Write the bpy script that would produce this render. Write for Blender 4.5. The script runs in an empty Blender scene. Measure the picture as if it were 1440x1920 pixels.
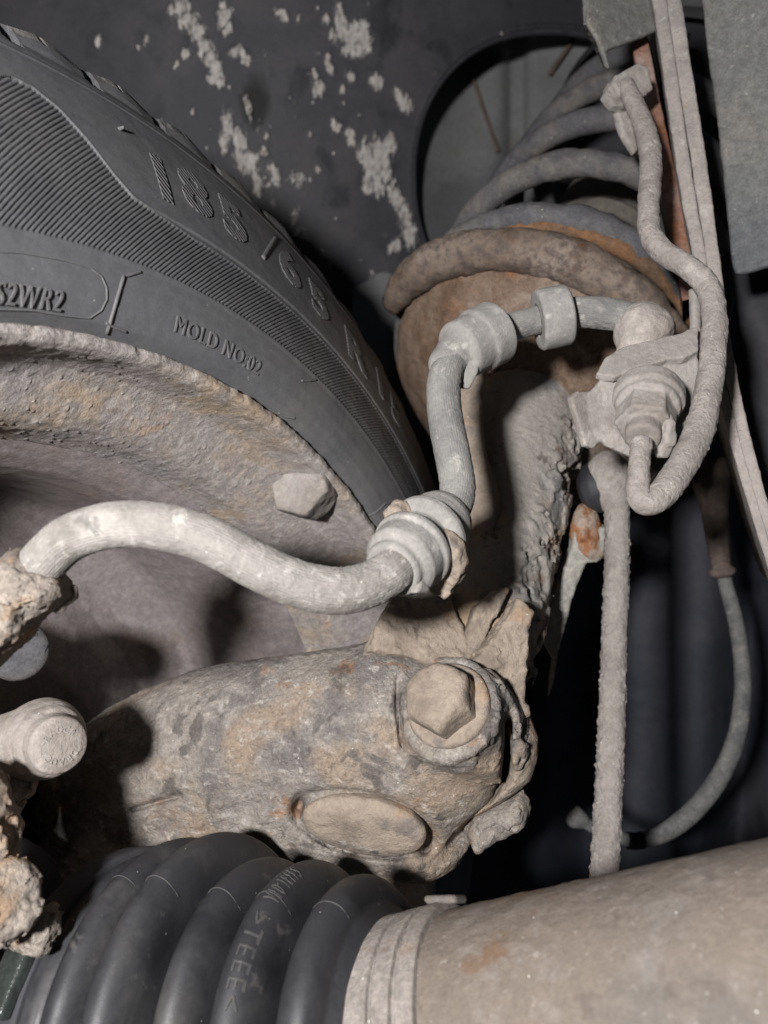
import bpy, bmesh, math, random
import numpy as np
from mathutils import Vector
random.seed(7); RNG = np.random.default_rng(7)
scene = bpy.context.scene
COL = scene.collection

# ------------------------------------------------------------------ camera, light, exposure
F = 1444.0                                     # focal length in pixels of the 1440 px wide photograph
cam_d = bpy.data.cameras.new('camera'); cam = bpy.data.objects.new('camera', cam_d); COL.objects.link(cam)
cam.location = (0, 0, 0); cam.rotation_euler = (math.pi/2, 0, 0)
cam_d.sensor_fit = 'HORIZONTAL'; cam_d.sensor_width = 36.0; cam_d.lens = 36.0*F/1440.0
cam_d.clip_start = 0.005; cam_d.clip_end = 50
cam_d.dof.use_dof = True; cam_d.dof.focus_distance = 0.265; cam_d.dof.aperture_fstop = 15.0
scene.camera = cam
w = bpy.data.worlds.new('World'); scene.world = w; w.use_nodes = True
bg = w.node_tree.nodes['Background']; bg.inputs[0].default_value = (0.75, 0.85, 1.0, 1); bg.inputs[1].default_value = 0.025
lamp_d = bpy.data.lights.new('work_lamp', 'POINT'); lamp = bpy.data.objects.new('work_lamp', lamp_d); COL.objects.link(lamp)
lamp.location = (-0.130, -0.16, 0.046); lamp_d.energy = 17.0; lamp_d.shadow_soft_size = 0.020; lamp_d.color = (1.0, 0.985, 0.98)
scene.view_settings.view_transform = 'Standard'; scene.view_settings.look = 'None'
scene.view_settings.exposure = 0.0; scene.view_settings.gamma = 1.0

# ------------------------------------------------------------------ helpers
def P(px, py, d): return np.array([(px-720.0)/F*d, d, -(py-960.0)/F*d])
def PX(p): return 720+F*p[..., 0]/p[..., 1], 960-F*p[..., 2]/p[..., 1]
def nz(v): v = np.asarray(v, float); return v/np.linalg.norm(v)

def vnoise(p, seed=0):
    p = np.asarray(p, np.float64); i = np.floor(p).astype(np.int64); f = p-i
    u = f*f*f*(f*(f*6-15)+10)
    def h(x, y, z):
        n = (x*374761393+y*668265263+z*1274126177+seed*974711) & 0xFFFFFFFF
        n = ((n ^ (n >> 13))*1103515245) & 0xFFFFFFFF
        n = ((n ^ (n >> 16))*2654435761) & 0xFFFFFFFF
        return (n ^ (n >> 15)).astype(np.float64)/4294967295.0
    x, y, z = i[..., 0], i[..., 1], i[..., 2]; ux, uy, uz = u[..., 0], u[..., 1], u[..., 2]
    a = h(x, y, z)*(1-ux)+h(x+1, y, z)*ux; b = h(x, y+1, z)*(1-ux)+h(x+1, y+1, z)*ux
    c = h(x, y, z+1)*(1-ux)+h(x+1, y, z+1)*ux; d = h(x, y+1, z+1)*(1-ux)+h(x+1, y+1, z+1)*ux
    return ((a*(1-uy)+b*uy)*(1-uz)+(c*(1-uy)+d*uy)*uz)*2-1
def fbm(p, freq, octaves=4, seed=0, gain=0.5):
    s = 0; a = 1.0; t = 0
    for k in range(octaves):
        s = s+a*vnoise(p*freq+k*17.3, seed+k); t += a; a *= gain; freq *= 2.03
    return s/t
def sstep(a, b, x): t = np.clip((x-a)/(b-a), 0, 1); return t*t*(3-2*t)
def flakes(p, freq, seed=0):                    # plateaus with crisp edges: scaling rust, dried mud
    n = fbm(p, freq, 4, seed, 0.55); n2 = fbm(p, freq*2.3, 3, seed+9, 0.55)
    return sstep(-.02, .05, n)+0.6*sstep(.10, .15, n2)+0.5*sstep(-.25, -.2, n)
def worley(p, freq, seed=0):
    q = p*freq; i = np.floor(q).astype(np.int64); f1 = np.full(len(q), 9.); f2 = np.full(len(q), 9.)
    for dx in (-1, 0, 1):
        for dy in (-1, 0, 1):
            for dz in (-1, 0, 1):
                c = i+np.array([dx, dy, dz])
                n = (c[:, 0]*374761393+c[:, 1]*668265263+c[:, 2]*1274126177+seed*974711) & 0xFFFFFFFF
                n = ((n ^ (n >> 13))*1103515245) & 0xFFFFFFFF
                o = np.stack([(n & 1023), (n >> 10) & 1023, (n >> 20) & 1023], 1)/1023.0
                d = np.linalg.norm(c+o-q, axis=1)
                f2 = np.where(d < f1, f1, np.minimum(f2, d)); f1 = np.minimum(f1, d)
    return f1, f2

def tag(o, label=None, cat=None, group=None, kind=None):
    if label: o['label'] = label
    if cat: o['category'] = cat
    if group: o['group'] = group
    if kind: o['kind'] = kind
    return o
def thing(name, loc, label, cat, group=None):
    o = bpy.data.objects.new(name, None); COL.objects.link(o); o.location = Vector(loc); o.empty_display_size = .02
    return tag(o, label, cat, group)
def wpos(o):
    v = Vector((0, 0, 0))
    while o is not None: v = v+o.location; o = o.parent
    return v
def link(name, V, Fc, mat, parent=None, smooth=True, origin=None):
    """one mesh object from world-space vertices; Fc an (n,4) / (n,3) array or list of index tuples"""
    V = np.asarray(V, float)
    base = np.array(wpos(parent)) if parent is not None else np.zeros(3)
    if origin is None: origin = V.mean(0)
    me = bpy.data.meshes.new(name)
    if isinstance(Fc, np.ndarray):
        n = len(Fc); k = Fc.shape[1]
        me.vertices.add(len(V)); me.vertices.foreach_set('co', (V-origin).astype(np.float32).ravel())
        me.loops.add(n*k); me.loops.foreach_set('vertex_index', Fc.astype(np.int32).ravel())
        me.polygons.add(n); me.polygons.foreach_set('loop_start', np.arange(0, n*k, k, dtype=np.int32))
        me.polygons.foreach_set('loop_total', np.full(n, k, np.int32))
        me.update(calc_edges=True); me.validate()
    else:
        me.from_pydata([tuple(v) for v in V-origin], [], [tuple(int(i) for i in f) for f in Fc])
    if smooth: me.polygons.foreach_set('use_smooth', np.ones(len(me.polygons), bool))
    if mat is not None: me.materials.append(mat)
    o = bpy.data.objects.new(name, me); COL.objects.link(o)
    o.parent = parent; o.location = Vector(origin-base)
    return o

def normals(V, Fc):
    a, b, c = V[Fc[:, 0]], V[Fc[:, 1]], V[Fc[:, 2]]
    n = np.cross(b-a, c-a)
    if Fc.shape[1] == 4: n = n+np.cross(c-a, V[Fc[:, 3]]-a)
    N = np.zeros_like(V)
    for k in range(Fc.shape[1]):
        for ax in range(3): N[:, ax] += np.bincount(Fc[:, k], n[:, ax], len(V))
    return N/np.maximum(np.linalg.norm(N, axis=1, keepdims=True), 1e-12)

def grid_faces(n, m, wrap_m=False, wrap_n=False):
    I, J = np.meshgrid(np.arange(n if wrap_n else n-1), np.arange(m if wrap_m else m-1), indexing='ij')
    I2, J2 = (I+1) % n, (J+1) % m
    return np.stack([I*m+J, I2*m+J, I2*m+J2, I*m+J2], -1).reshape(-1, 4)

def spline(pts, n):
    pts = np.asarray(pts, float)
    q = np.vstack([2*pts[0]-pts[1], pts, 2*pts[-1]-pts[-2]])
    seg = np.linalg.norm(np.diff(pts[:, :3], axis=0), axis=1); cum = np.concatenate([[0], np.cumsum(seg)])
    out = []
    for s in np.linspace(0, cum[-1], n):
        i = min(np.searchsorted(cum, s, side='right')-1, len(seg)-1); t = (s-cum[i])/seg[i]
        p0, p1, p2, p3 = q[i], q[i+1], q[i+2], q[i+3]
        out.append(.5*((2*p1)+(-p0+p2)*t+(2*p0-5*p1+4*p2-p3)*t*t+(-p0+3*p1-3*p2+p3)*t**3))
    return np.array(out)

def sweep(pts, n=120, ring=32, disp=None, rfun=None, cap=True):
    """tube along points (x,y,z,r); disp(V,N)->offset; rfun(s,phi,r)->r"""
    c = spline(pts, n); X = c[:, :3]; r = np.maximum(c[:, 3], 1e-5)
    T = np.gradient(X, axis=0); T /= np.linalg.norm(T, axis=1, keepdims=True)
    u = nz(np.cross(T[0], [0.3, .5, .8])); U = [u]
    for i in range(1, n):
        u = u-T[i]*(u@T[i]); u = u/np.linalg.norm(u); U.append(u)
    U = np.array(U); W = np.cross(T, U)
    ph = np.linspace(0, 2*np.pi, ring, endpoint=False)
    s = np.concatenate([[0], np.cumsum(np.linalg.norm(np.diff(X, axis=0), axis=1))])
    R = np.repeat(r[:, None], ring, 1)
    if rfun is not None: R = rfun(s[:, None], ph[None, :], R)
    D = U[:, None, :]*np.cos(ph)[None, :, None]+W[:, None, :]*np.sin(ph)[None, :, None]
    V = X[:, None, :]+D*R[..., None]
    V = V.reshape(-1, 3); N = D.reshape(-1, 3)
    if disp is not None: V = V+N*disp(V, N)[:, None]
    Fc = grid_faces(n, ring, True)[:, ::-1]
    if cap:
        for k, e in ((0, -1), (n-1, 1)):
            V = np.vstack([V, X[k]]); ci = len(V)-1; b = k*ring
            j = np.arange(ring); j2 = (j+1) % ring
            q = np.stack([np.full(ring, ci), b+j2, b+j, b+j], 1) if e < 0 else np.stack([np.full(ring, ci), b+j, b+j2, b+j2], 1)
            Fc = np.vstack([Fc, q])
    return V, Fc
def fix_tris(Fc): return [tuple(dict.fromkeys(f)) for f in Fc.tolist()]
def tube(name, pts, mat, parent, n=120, ring=32, disp=None, rfun=None, cap=True):
    V, Fc = sweep(pts, n, ring, disp, rfun, cap)
    return link(name, V, fix_tris(Fc) if cap else Fc, mat, parent)

def frame(a):
    a = nz(a); u = nz(np.cross(a, [0, 0, 1]) if abs(a[2]) < .95 else np.cross(a, [1, 0, 0])); return a, u, np.cross(a, u)
def lathe_pts(O, a, prof, phis, e1=None, e2=None):
    """prof rows (r, t): point = O + a*t + r*(cos e1 + sin e2)"""
    if e1 is None: _, e1, e2 = frame(a)
    prof = np.asarray(prof, float)
    D = np.cos(phis)[:, None]*e1+np.sin(phis)[:, None]*e2
    return (O+a*prof[:, 1][:, None])[:, None, :]+prof[:, 0][:, None, None]*D[None], D
def resample(prof, step):
    prof = np.asarray(prof, float); out = [prof[0]]
    for a, b in zip(prof[:-1], prof[1:]):
        k = max(1, int(np.ceil(np.linalg.norm(b-a)/step)))
        for i in range(1, k+1): out.append(a+(b-a)*i/k)
    return np.array(out)
def lathe(name, O, a, prof, mat, parent, nphi=96, disp=None, step=None, closed=False):
    O = np.asarray(O, float); a = nz(a)
    if step: prof = resample(prof, step)
    phis = np.linspace(0, 2*np.pi, nphi, endpoint=False)
    G, _ = lathe_pts(O, a, prof, phis); n = len(prof)
    V = G.reshape(-1, 3); Fc = grid_faces(n, nphi, True, closed)
    N = normals(V, Fc)
    mid = V-(O+np.outer((V-O)@a, a))
    if (np.sum(N*mid, 1)).sum() < 0: Fc = Fc[:, ::-1]; N = -N
    if disp is not None: V = V+N*disp(V, N)[:, None]
    return link(name, V, Fc, mat, parent)

# ---- signed-distance modelling
def surface_nets(fn, lo, hi, h, noise=None, band=.004):
    lo = np.asarray(lo, float); n = np.ceil((np.asarray(hi)-lo)/h).astype(int)+1
    ax = [lo[k]+h*np.arange(n[k]) for k in range(3)]
    Gx = np.stack(np.meshgrid(*ax, indexing='ij'), -1).reshape(-1, 3)
    v = np.empty(len(Gx))
    for s in range(0, len(Gx), 400000): v[s:s+400000] = fn(Gx[s:s+400000])
    if noise is not None:
        m = np.abs(v) < band; v[m] = v[m]+noise(Gx[m])
    A = v.reshape(n); ins = A < 0
    c = [(dx, dy, dz) for dx in (0, 1) for dy in (0, 1) for dz in (0, 1)]
    sl = lambda d: tuple(slice(d[k], n[k]-1+d[k]) for k in range(3))
    cnt = np.zeros(n-1, np.int32); acc = np.zeros(tuple(n-1)+(3,))
    for i in range(8):
        for j in range(i+1, 8):
            a, b = np.array(c[i]), np.array(c[j])
            if np.abs(a-b).sum() != 1: continue
            fa, fb = A[sl(c[i])], A[sl(c[j])]
            m = (fa < 0) != (fb < 0)
            t = fa[m]/(fa[m]-fb[m]); acc[m] += a+(b-a)*t[:, None]; cnt[m] += 1
    act = cnt > 0; idx = np.full(n-1, -1, np.int64); idx[act] = np.arange(act.sum())
    V = lo+h*(np.argwhere(act)+acc[act]/cnt[act][:, None])
    Q = []
    for k in range(3):
        d = [0, 0, 0]; d[k] = 1
        a0 = tuple(slice(0, n[q]-d[q]) for q in range(3)); a1 = tuple(slice(d[q], n[q]) for q in range(3))
        ia, ib = ins[a0], ins[a1]
        E = np.argwhere(ia != ib); p, q = (k+1) % 3, (k+2) % 3
        ok = (E[:, p] > 0) & (E[:, q] > 0) & (E[:, p] < n[p]-1) & (E[:, q] < n[q]-1); E = E[ok]
        def cell(dp, dq):
            e = E.copy(); e[:, p] -= dp; e[:, q] -= dq; return idx[e[:, 0], e[:, 1], e[:, 2]]
        qd = np.stack([cell(1, 1), cell(0, 1), cell(0, 0), cell(1, 0)], 1)
        fl = ~ia[E[:, 0], E[:, 1], E[:, 2]]
        qd[fl] = qd[fl][:, ::-1]; Q.append(qd)
    Q = np.vstack(Q); Q = Q[(Q >= 0).all(1)]
    return V, Q
def smooth_pos(V, Fc, it=1, lam=.5):
    for _ in range(it):
        S = np.zeros_like(V); c = np.zeros(len(V))
        for k in range(4):
            a, b = Fc[:, k], Fc[:, (k+1) % 4]
            for ax in range(3): S[:, ax] += np.bincount(a, V[b, ax], len(V))+np.bincount(b, V[a, ax], len(V))
            c += np.bincount(a, minlength=len(V))+np.bincount(b, minlength=len(V))
        V = V+lam*(S/np.maximum(c, 1)[:, None]-V)
    return V
def solid(name, fn, lo, hi, h, mat, parent, noise=None, disp=None, band=.004, sm=1):
    V, Q = surface_nets(fn, lo, hi, h, noise, band)
    if sm: V = smooth_pos(V, Q, sm)
    if disp is not None: V = V+normals(V, Q)*disp(V)[:, None]
    return link(name, V, Q, mat, parent)
def smin(a, b, k): t = np.clip(.5+.5*(b-a)/k, 0, 1); return b*(1-t)+a*t-k*t*(1-t)
def smax(a, b, k): return -smin(-a, -b, k)
def s_caps(p, a, b, ra, rb=None):
    a = np.asarray(a); b = np.asarray(b); rb = ra if rb is None else rb
    ba = b-a; t = np.clip((p-a)@ba/(ba@ba), 0, 1); return np.linalg.norm(p-a-t[:, None]*ba, axis=1)-(ra+(rb-ra)*t)
def s_cyl(p, a, b, r, rnd=.001):
    a = np.asarray(a); ba = np.asarray(b)-a; L = np.linalg.norm(ba); u = ba/L
    t = (p-a)@u; rad = np.linalg.norm(p-a-t[:, None]*u, axis=1)
    dx = rad-(r-rnd); dy = np.abs(t-L/2)-(L/2-rnd)
    return np.minimum(np.maximum(dx, dy), 0)+np.hypot(np.maximum(dx, 0), np.maximum(dy, 0))-rnd
def s_hex(p, a, b, r, rnd=.001, rot=0.):
    a = np.asarray(a); ba = np.asarray(b)-a; L = np.linalg.norm(ba); w, u, v = frame(ba)
    t = (p-a)@w; x = (p-a)@u; y = (p-a)@v; d = np.full(len(p), -9.)
    for k in range(3):
        an = rot+k*np.pi/3; d = np.maximum(d, np.abs(x*np.cos(an)+y*np.sin(an))-(r*.866-rnd))
    dy = np.abs(t-L/2)-(L/2-rnd)
    return np.minimum(np.maximum(d, dy), 0)+np.hypot(np.maximum(d, 0), np.maximum(dy, 0))-rnd
def s_ell(p, c, r): r = np.asarray(r); q = (p-c)/r; k = np.linalg.norm(q, axis=1); return (k-1)*r.min()
class Plane:
    """a working plane through pixel anchor points given with their distances"""
    def __init__(s, A, B, C):
        s.o = P(*A); b = P(*B)-s.o; c = P(*C)-s.o
        s.n = nz(np.cross(b, c))
        if s.n[1] > 0: s.n = -s.n                 # towards the camera
        s.u = nz(b-s.n*(b@s.n)); s.v = np.cross(s.n, s.u)
    def hit(s, px, py):
        r = P(px, py, 1.0); return r*((s.o@s.n)/(r@s.n))
    def uv(s, p): q = p-s.o; return q@s.u, q@s.v, q@s.n
    def poly(s, pts): return np.array([[*(s.uv(s.hit(x, y)[None])[0]), *(s.uv(s.hit(x, y)[None])[1])] for x, y in pts])
def poly_sd(u, v, pg):
    d = np.full(len(u), 1e9); sgn = np.ones(len(u))
    for i in range(len(pg)):
        a, b = pg[i], pg[i-1]; e = b-a; wx, wy = u-a[0], v-a[1]
        t = np.clip((wx*e[0]+wy*e[1])/(e@e+1e-18), 0, 1)
        d = np.minimum(d, (wx-e[0]*t)**2+(wy-e[1]*t)**2)
        c1 = v >= a[1]; c2 = v < b[1]; c3 = e[0]*wy > e[1]*wx
        fl = (c1 & c2 & c3) | (~c1 & ~c2 & ~c3); sgn = np.where(fl, -sgn, sgn)
    return sgn*np.sqrt(d)
def s_plate(p, pl, pg, th, rnd=.0006, off=0.):
    u, v, n = pl.uv(p); d = poly_sd(u, v, pg)+rnd; dn = np.abs(n-off)-th/2+rnd
    return np.minimum(np.maximum(d, dn), 0)+np.hypot(np.maximum(d, 0), np.maximum(dn, 0))-rnd
def s_puff(p, pl, pg, R, H, Hb=None):
    """outline pg in plane pl inflated to half-thickness H over an edge radius R"""
    u, v, n = pl.uv(p); d = poly_sd(u, v, pg); t = np.clip(-d/R, 0, 1)
    g = np.sqrt(np.maximum(1-(1-t)**2, 1e-6)); hh = np.where(n > 0, H, H if Hb is None else Hb)
    return np.where(d > 0, np.hypot(d, np.maximum(np.abs(n), 0)*.8), (np.abs(n)-hh*g)*.75)
def bbox(pts, pad):
    pts = np.asarray(pts); return pts.min(0)-pad, pts.max(0)+pad

def text_mesh(body, height, depth, xs=1.0, shear=0.0, bold=0.0):
    cu = bpy.data.curves.new('txt', 'FONT'); cu.body = body; cu.size = 1; cu.extrude = 0; cu.resolution_u = 3; cu.shear = shear; cu.offset = bold; cu.space_character = 1.0 if bold else 1.12
    o = bpy.data.objects.new('txt', cu); COL.objects.link(o)
    me = bpy.data.meshes.new_from_object(o); bm = bmesh.new(); bm.from_mesh(me)
    bpy.data.objects.remove(o); bpy.data.curves.remove(cu); bpy.data.meshes.remove(me)
    ys = [v.co.y for v in bm.verts]; k = height/0.73
    for v in bm.verts: v.co.x *= k*xs; v.co.y *= k; v.co.z = depth
    bmesh.ops.subdivide_edges(bm, edges=[e for e in bm.edges if e.calc_length() > height*.3], cuts=1)
    bmesh.ops.triangulate(bm, faces=bm.faces[:])
    r = bmesh.ops.extrude_face_region(bm, geom=bm.faces[:])
    for g in r['geom']:
        if isinstance(g, bmesh.types.BMVert): g.co.z = -depth*1.5
    bmesh.ops.recalc_face_normals(bm, faces=bm.faces[:])
    V = np.array([v.co[:] for v in bm.verts]); Fc = [tuple(v.index for v in f.verts) for f in bm.faces]
    bm.free(); return V, Fc

# ------------------------------------------------------------------ materials
def S(r, g, b):                                  # 0-255 sRGB to linear
    f = lambda c: ((c/255+.055)/1.055)**2.4 if c > 10 else c/255/12.92
    return (f(r), f(g), f(b), 1)
def mix_rgb(nt, a, b, fac):
    m = nt.nodes.new('ShaderNodeMix'); m.data_type = 'RGBA'
    for sock, val in ((m.inputs['Factor'], fac), (m.inputs['A'], a), (m.inputs['B'], b)):
        if hasattr(val, 'links'): nt.links.new(val, sock)
        else: sock.default_value = val
    return m.outputs['Result']
def noise_n(nt, co, scale, detail=6, rough=.6, lo=.4, hi=.6, dist=0., stretch=None):
    if stretch:
        mp = nt.nodes.new('ShaderNodeMapping'); mp.inputs['Scale'].default_value = stretch; nt.links.new(co, mp.inputs[0]); co = mp.outputs[0]
    n = nt.nodes.new('ShaderNodeTexNoise'); n.inputs['Scale'].default_value = scale; n.inputs['Detail'].default_value = detail
    n.inputs['Roughness'].default_value = rough; n.inputs['Distortion'].default_value = dist; nt.links.new(co, n.inputs['Vector'])
    m = nt.nodes.new('ShaderNodeMapRange'); m.interpolation_type = 'SMOOTHSTEP'; m.inputs[1].default_value = lo; m.inputs[2].default_value = hi
    nt.links.new(n.outputs[0], m.inputs[0]); return m.outputs[0], n.outputs[0]
def material(name, base, layers=(), rough=.85, spec=.25, bumps=((900, .0004),), flecks=0., fleck_col=S(225, 220, 215), metal=0., rough2=None):
    gk = .35 if ('rubber' in name and 'hose' not in name and 'collar' not in name) or 'plastic' in name or 'shield' in name else (.4 if any(k in name for k in ('hose', 'collar', 'shaft', 'rod', 'paint', 'mud', 'seam')) else .8)
    """layers: (colour, noise scale, lo, hi[, strength[, stretch]]); bumps: (noise scale, height in m)"""
    m = bpy.data.materials.new(name); m.use_nodes = True; nt = m.node_tree; b = nt.nodes['Principled BSDF']
    tc = nt.nodes.new('ShaderNodeTexCoord'); co = tc.outputs['Object']; col = base
    for i, L in enumerate(layers):
        mp = nt.nodes.new('ShaderNodeMapping'); mp.inputs['Location'].default_value = (i*3.1+.7, i*1.7, i*2.3); nt.links.new(co, mp.inputs[0])
        fac, _ = noise_n(nt, mp.outputs[0], L[1], 8, .62, L[2], L[3], .3, L[5] if len(L) > 5 else None)
        if len(L) > 4 and L[4] != 1:
            k = nt.nodes.new('ShaderNodeMath'); k.operation = 'MULTIPLY'; k.inputs[1].default_value = L[4]; nt.links.new(fac, k.inputs[0]); fac = k.outputs[0]
        col = mix_rgb(nt, col, L[0], fac)
    if flecks:
        v = nt.nodes.new('ShaderNodeTexVoronoi'); v.inputs['Scale'].default_value = 560; nt.links.new(co, v.inputs['Vector'])
        r = nt.nodes.new('ShaderNodeMapRange'); r.inputs[1].default_value = .16; r.inputs[2].default_value = .08; nt.links.new(v.outputs['Distance'], r.inputs[0])
        sx = nt.nodes.new('ShaderNodeSeparateColor'); nt.links.new(v.outputs['Color'], sx.inputs[0])
        g = nt.nodes.new('ShaderNodeMath'); g.operation = 'LESS_THAN'; g.inputs[1].default_value = flecks; nt.links.new(sx.outputs[0], g.inputs[0])
        k = nt.nodes.new('ShaderNodeMath'); k.operation = 'MULTIPLY'; nt.links.new(r.outputs[0], k.inputs[0]); nt.links.new(g.outputs[0], k.inputs[1])
        col = mix_rgb(nt, col, fleck_col, k.outputs[0])
    for gs, lo_, hi_ in ((260, .80, 1.14), (900, .78, 1.18)):      # fine grain of dust and pitting
        fac, raw = noise_n(nt, co, gs, 3, .6, .3, .7)
        g2 = nt.nodes.new('ShaderNodeMapRange'); g2.inputs[3].default_value = 1-(1-lo_)*gk; g2.inputs[4].default_value = 1+(hi_-1)*gk; nt.links.new(fac, g2.inputs[0])
        mm = nt.nodes.new('ShaderNodeVectorMath'); mm.operation = 'SCALE'; nt.links.new(g2.outputs[0], mm.inputs['Scale'])
        if hasattr(col, 'links'): nt.links.new(col, mm.inputs[0])
        else: mm.inputs[0].default_value = col[:3]
        col = mm.outputs[0]
    if hasattr(col, 'links'): nt.links.new(col, b.inputs['Base Color'])
    else: b.inputs['Base Color'].default_value = col
    b.inputs['Roughness'].default_value = rough; b.inputs['Specular IOR Level'].default_value = spec; b.inputs['Metallic'].default_value = metal
    if rough2 is not None:
        fac, _ = noise_n(nt, co, 60, 6, .6, .35, .65)
        r = nt.nodes.new('ShaderNodeMapRange'); r.inputs[3].default_value = rough; r.inputs[4].default_value = rough2; nt.links.new(fac, r.inputs[0]); nt.links.new(r.outputs[0], b.inputs['Roughness'])
    prev = None
    for sc, hgt in bumps:
        _, raw = noise_n(nt, co, sc, 5, .65)
        bp = nt.nodes.new('ShaderNodeBump'); bp.inputs['Strength'].default_value = 1; bp.inputs['Distance'].default_value = hgt
        nt.links.new(raw, bp.inputs['Height'])
        if prev: nt.links.new(prev, bp.inputs['Normal'])
        prev = bp.outputs[0]
    if prev: nt.links.new(prev, b.inputs['Normal'])
    return m

M = {}
M['tyre'] = material('tyre_rubber', S(92, 92, 94), [(S(108, 105, 102), 9, .42, .66, .7), (S(76, 76, 79), 40, .5, .7, .5)], .62, .35, [(2500, .00008)], .02, S(150, 148, 145))
M['tread'] = material('lit_dusty_tread_rubber', S(118, 115, 112), [(S(84, 83, 83), 40, .44, .6, .9), (S(160, 157, 153), 60, .54, .64, .8)], .7, .3, [(900, .0004)])  # worn dust, coloured paler so the tread blocks seem to catch light
M['tyre_letter'] = material('tyre_lettering_rubber', S(99, 98, 98), [(S(90, 90, 92), 60, .45, .65)], .6, .35, [(2500, .00008)])
M['rim'] = material('rusty_rim_steel', S(148, 141, 137), [(S(164, 143, 119), 22, .46, .64, .8), (S(140, 136, 138), 50, .5, .68, .7), (S(166, 130, 98), 60, .6, .72, .5), (S(186, 180, 176), 150, .55, .7, .6)], .88, .18, [(420, .0005), (1600, .0003)], .02)
M['barrel'] = material('wheel_barrel_brown_steel', S(138, 130, 129), [(S(112, 105, 103), 14, .44, .62, .9), (S(128, 110, 96), 24, .52, .68, .5), (S(132, 126, 124), 35, .55, .72, .5, (1, 1, .3))], .6, .3, [(500, .0002)])
M['mud'] = material('dry_grey_mud', S(164, 156, 150), [(S(144, 135, 128), 30, .42, .62), (S(184, 175, 167), 90, .52, .66, .6)], .92, .15, [(500, .0006), (2200, .0003)], .02)
M['mud_thin'] = material('dusty_grey_paint', S(154, 148, 143), [(S(132, 125, 119), 30, .42, .62), (S(112, 106, 101), 26, .56, .70, .6), (S(178, 170, 164), 110, .54, .68, .6)], .9, .18, [(700, .0003), (2200, .0002)], .02)
M['crust'] = material('crusty_tan_rust', S(150, 140, 131), [(S(160, 134, 108), 40, .48, .62, .8), (S(126, 116, 110), 70, .5, .64, .8), (S(178, 128, 90), 60, .62, .72, .6)], .92, .12, [(420, .0012), (1600, .0005)], .04)
M['hose'] = material('dusty_hose_rubber', S(146, 141, 136), [(S(126, 122, 116), 50, .42, .62, .85), (S(112, 108, 98), 24, .52, .66, .75), (S(172, 166, 161), 30, .5, .66, .75), (S(186, 181, 175), 180, .56, .66, .7), (S(92, 90, 86), 70, .60, .68, .6)], .9, .15, [(900, .0004), (2600, .00015)], .04)
M['hose_upper'] = material('dark_upper_hose_rubber', S(134, 132, 128), [(S(112, 111, 110), 50, .42, .62, .85), (S(158, 153, 147), 40, .54, .68, .7), (S(176, 170, 164), 190, .58, .68, .6)], .85, .2, [(1100, .0003), (2600, .00015)], .03)
M['hose_dark'] = material('grey_rubber_collar', S(148, 144, 140), [(S(128, 125, 122), 60, .45, .62, .7), (S(176, 172, 166), 150, .56, .68, .7)], .9, .15, [(1200, .0003)], .03)
M['arm'] = material('scaling_rusty_knuckle_steel', S(148, 140, 132), [(S(116, 111, 109), 24, .44, .60, .9), (S(160, 140, 120), 18, .50, .64, .75), (S(162, 112, 72), 42, .60, .68, .65), (S(166, 158, 150), 80, .53, .64, .6, (.6, 1, 1.3)), (S(196, 190, 183), 260, .56, .66, .45, (.85, 1, 1.15)), (S(84, 79, 77), 50, .575, .63, .7)], .8, .3, [(300, .0010), (800, .0009), (1800, .0004)], .04, S(225, 220, 214))
M['tan'] = material('tan_mud_on_steel', S(152, 139, 126), [(S(130, 118, 107), 40, .44, .6), (S(164, 132, 102), 36, .56, .66, .6), (S(116, 108, 104), 50, .57, .65, .75)], .9, .15, [(420, .0008), (1600, .0003)], .02)
M['strut'] = material('flaking_strut_paint', S(146, 140, 134), [(S(160, 138, 114), 20, .48, .6, .9), (S(118, 116, 116), 34, .52, .62, .8), (S(122, 92, 68), 48, .58, .66, .7), (S(84, 76, 72), 80, .6, .66, .75)], .85, .25, [(320, .0008), (1400, .0003)], .02)
M['seat'] = material('brown_spring_seat_rust', S(118, 100, 87), [(S(138, 126, 115), 22, .46, .64), (S(98, 78, 63), 40, .48, .62, .85), (S(140, 98, 66), 55, .58, .7, .6)], .9, .15, [(500, .0006), (1600, .0003)])
M['spring'] = material('dusty_spring_steel', S(88, 87, 89), [(S(112, 107, 103), 20, .44, .62, .8), (S(72, 72, 77), 40, .52, .66, .7)], .8, .25, [(900, .0003)], .04)
M['spring_rust'] = material('spring_rust_streak', S(122, 90, 66), [(S(98, 80, 66), 60, .40, .56), (S(134, 112, 92), 80, .52, .66)], .9, .1, [(900, .0004)])
M['dark'] = material('black_plastic', S(58, 58, 62), [(S(72, 70, 72), 14, .42, .64), (S(46, 46, 50), 30, .52, .68)], .7, .3, [(600, .0002)])
M['clamp'] = material('dusty_clamp_band', S(142, 134, 128), [(S(118, 110, 104), 40, .46, .62, .8), (S(158, 151, 145), 90, .54, .68, .7), (S(128, 106, 86), 60, .6, .7, .6)], .8, .25, [(700, .0004), (2200, .0002)], .04)
M['rubber'] = material('boot_rubber', S(48, 48, 51), [(S(82, 80, 78), 20, .50, .68, .7), (S(30, 30, 34), 30, .5, .66, .7), (S(96, 93, 90), 120, .62, .72, .5)], .45, .5, [(2200, .00006)], .03, S(150, 150, 150), rough2=.68)
M['shaft'] = material('dusty_shaft_tube', S(108, 101, 95), [(S(120, 108, 98), 13, .46, .62, .7), (S(132, 102, 76), 20, .58, .70, .55), (S(138, 131, 125), 110, .5, .68, .4), (S(96, 86, 80), 90, .60, .68, .6), (S(160, 154, 148), 320, .62, .68, .5), (S(112, 84, 62), 60, .62, .70, .6)], .75, .25, [(700, .0004), (2200, .0002)], .02)
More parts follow.
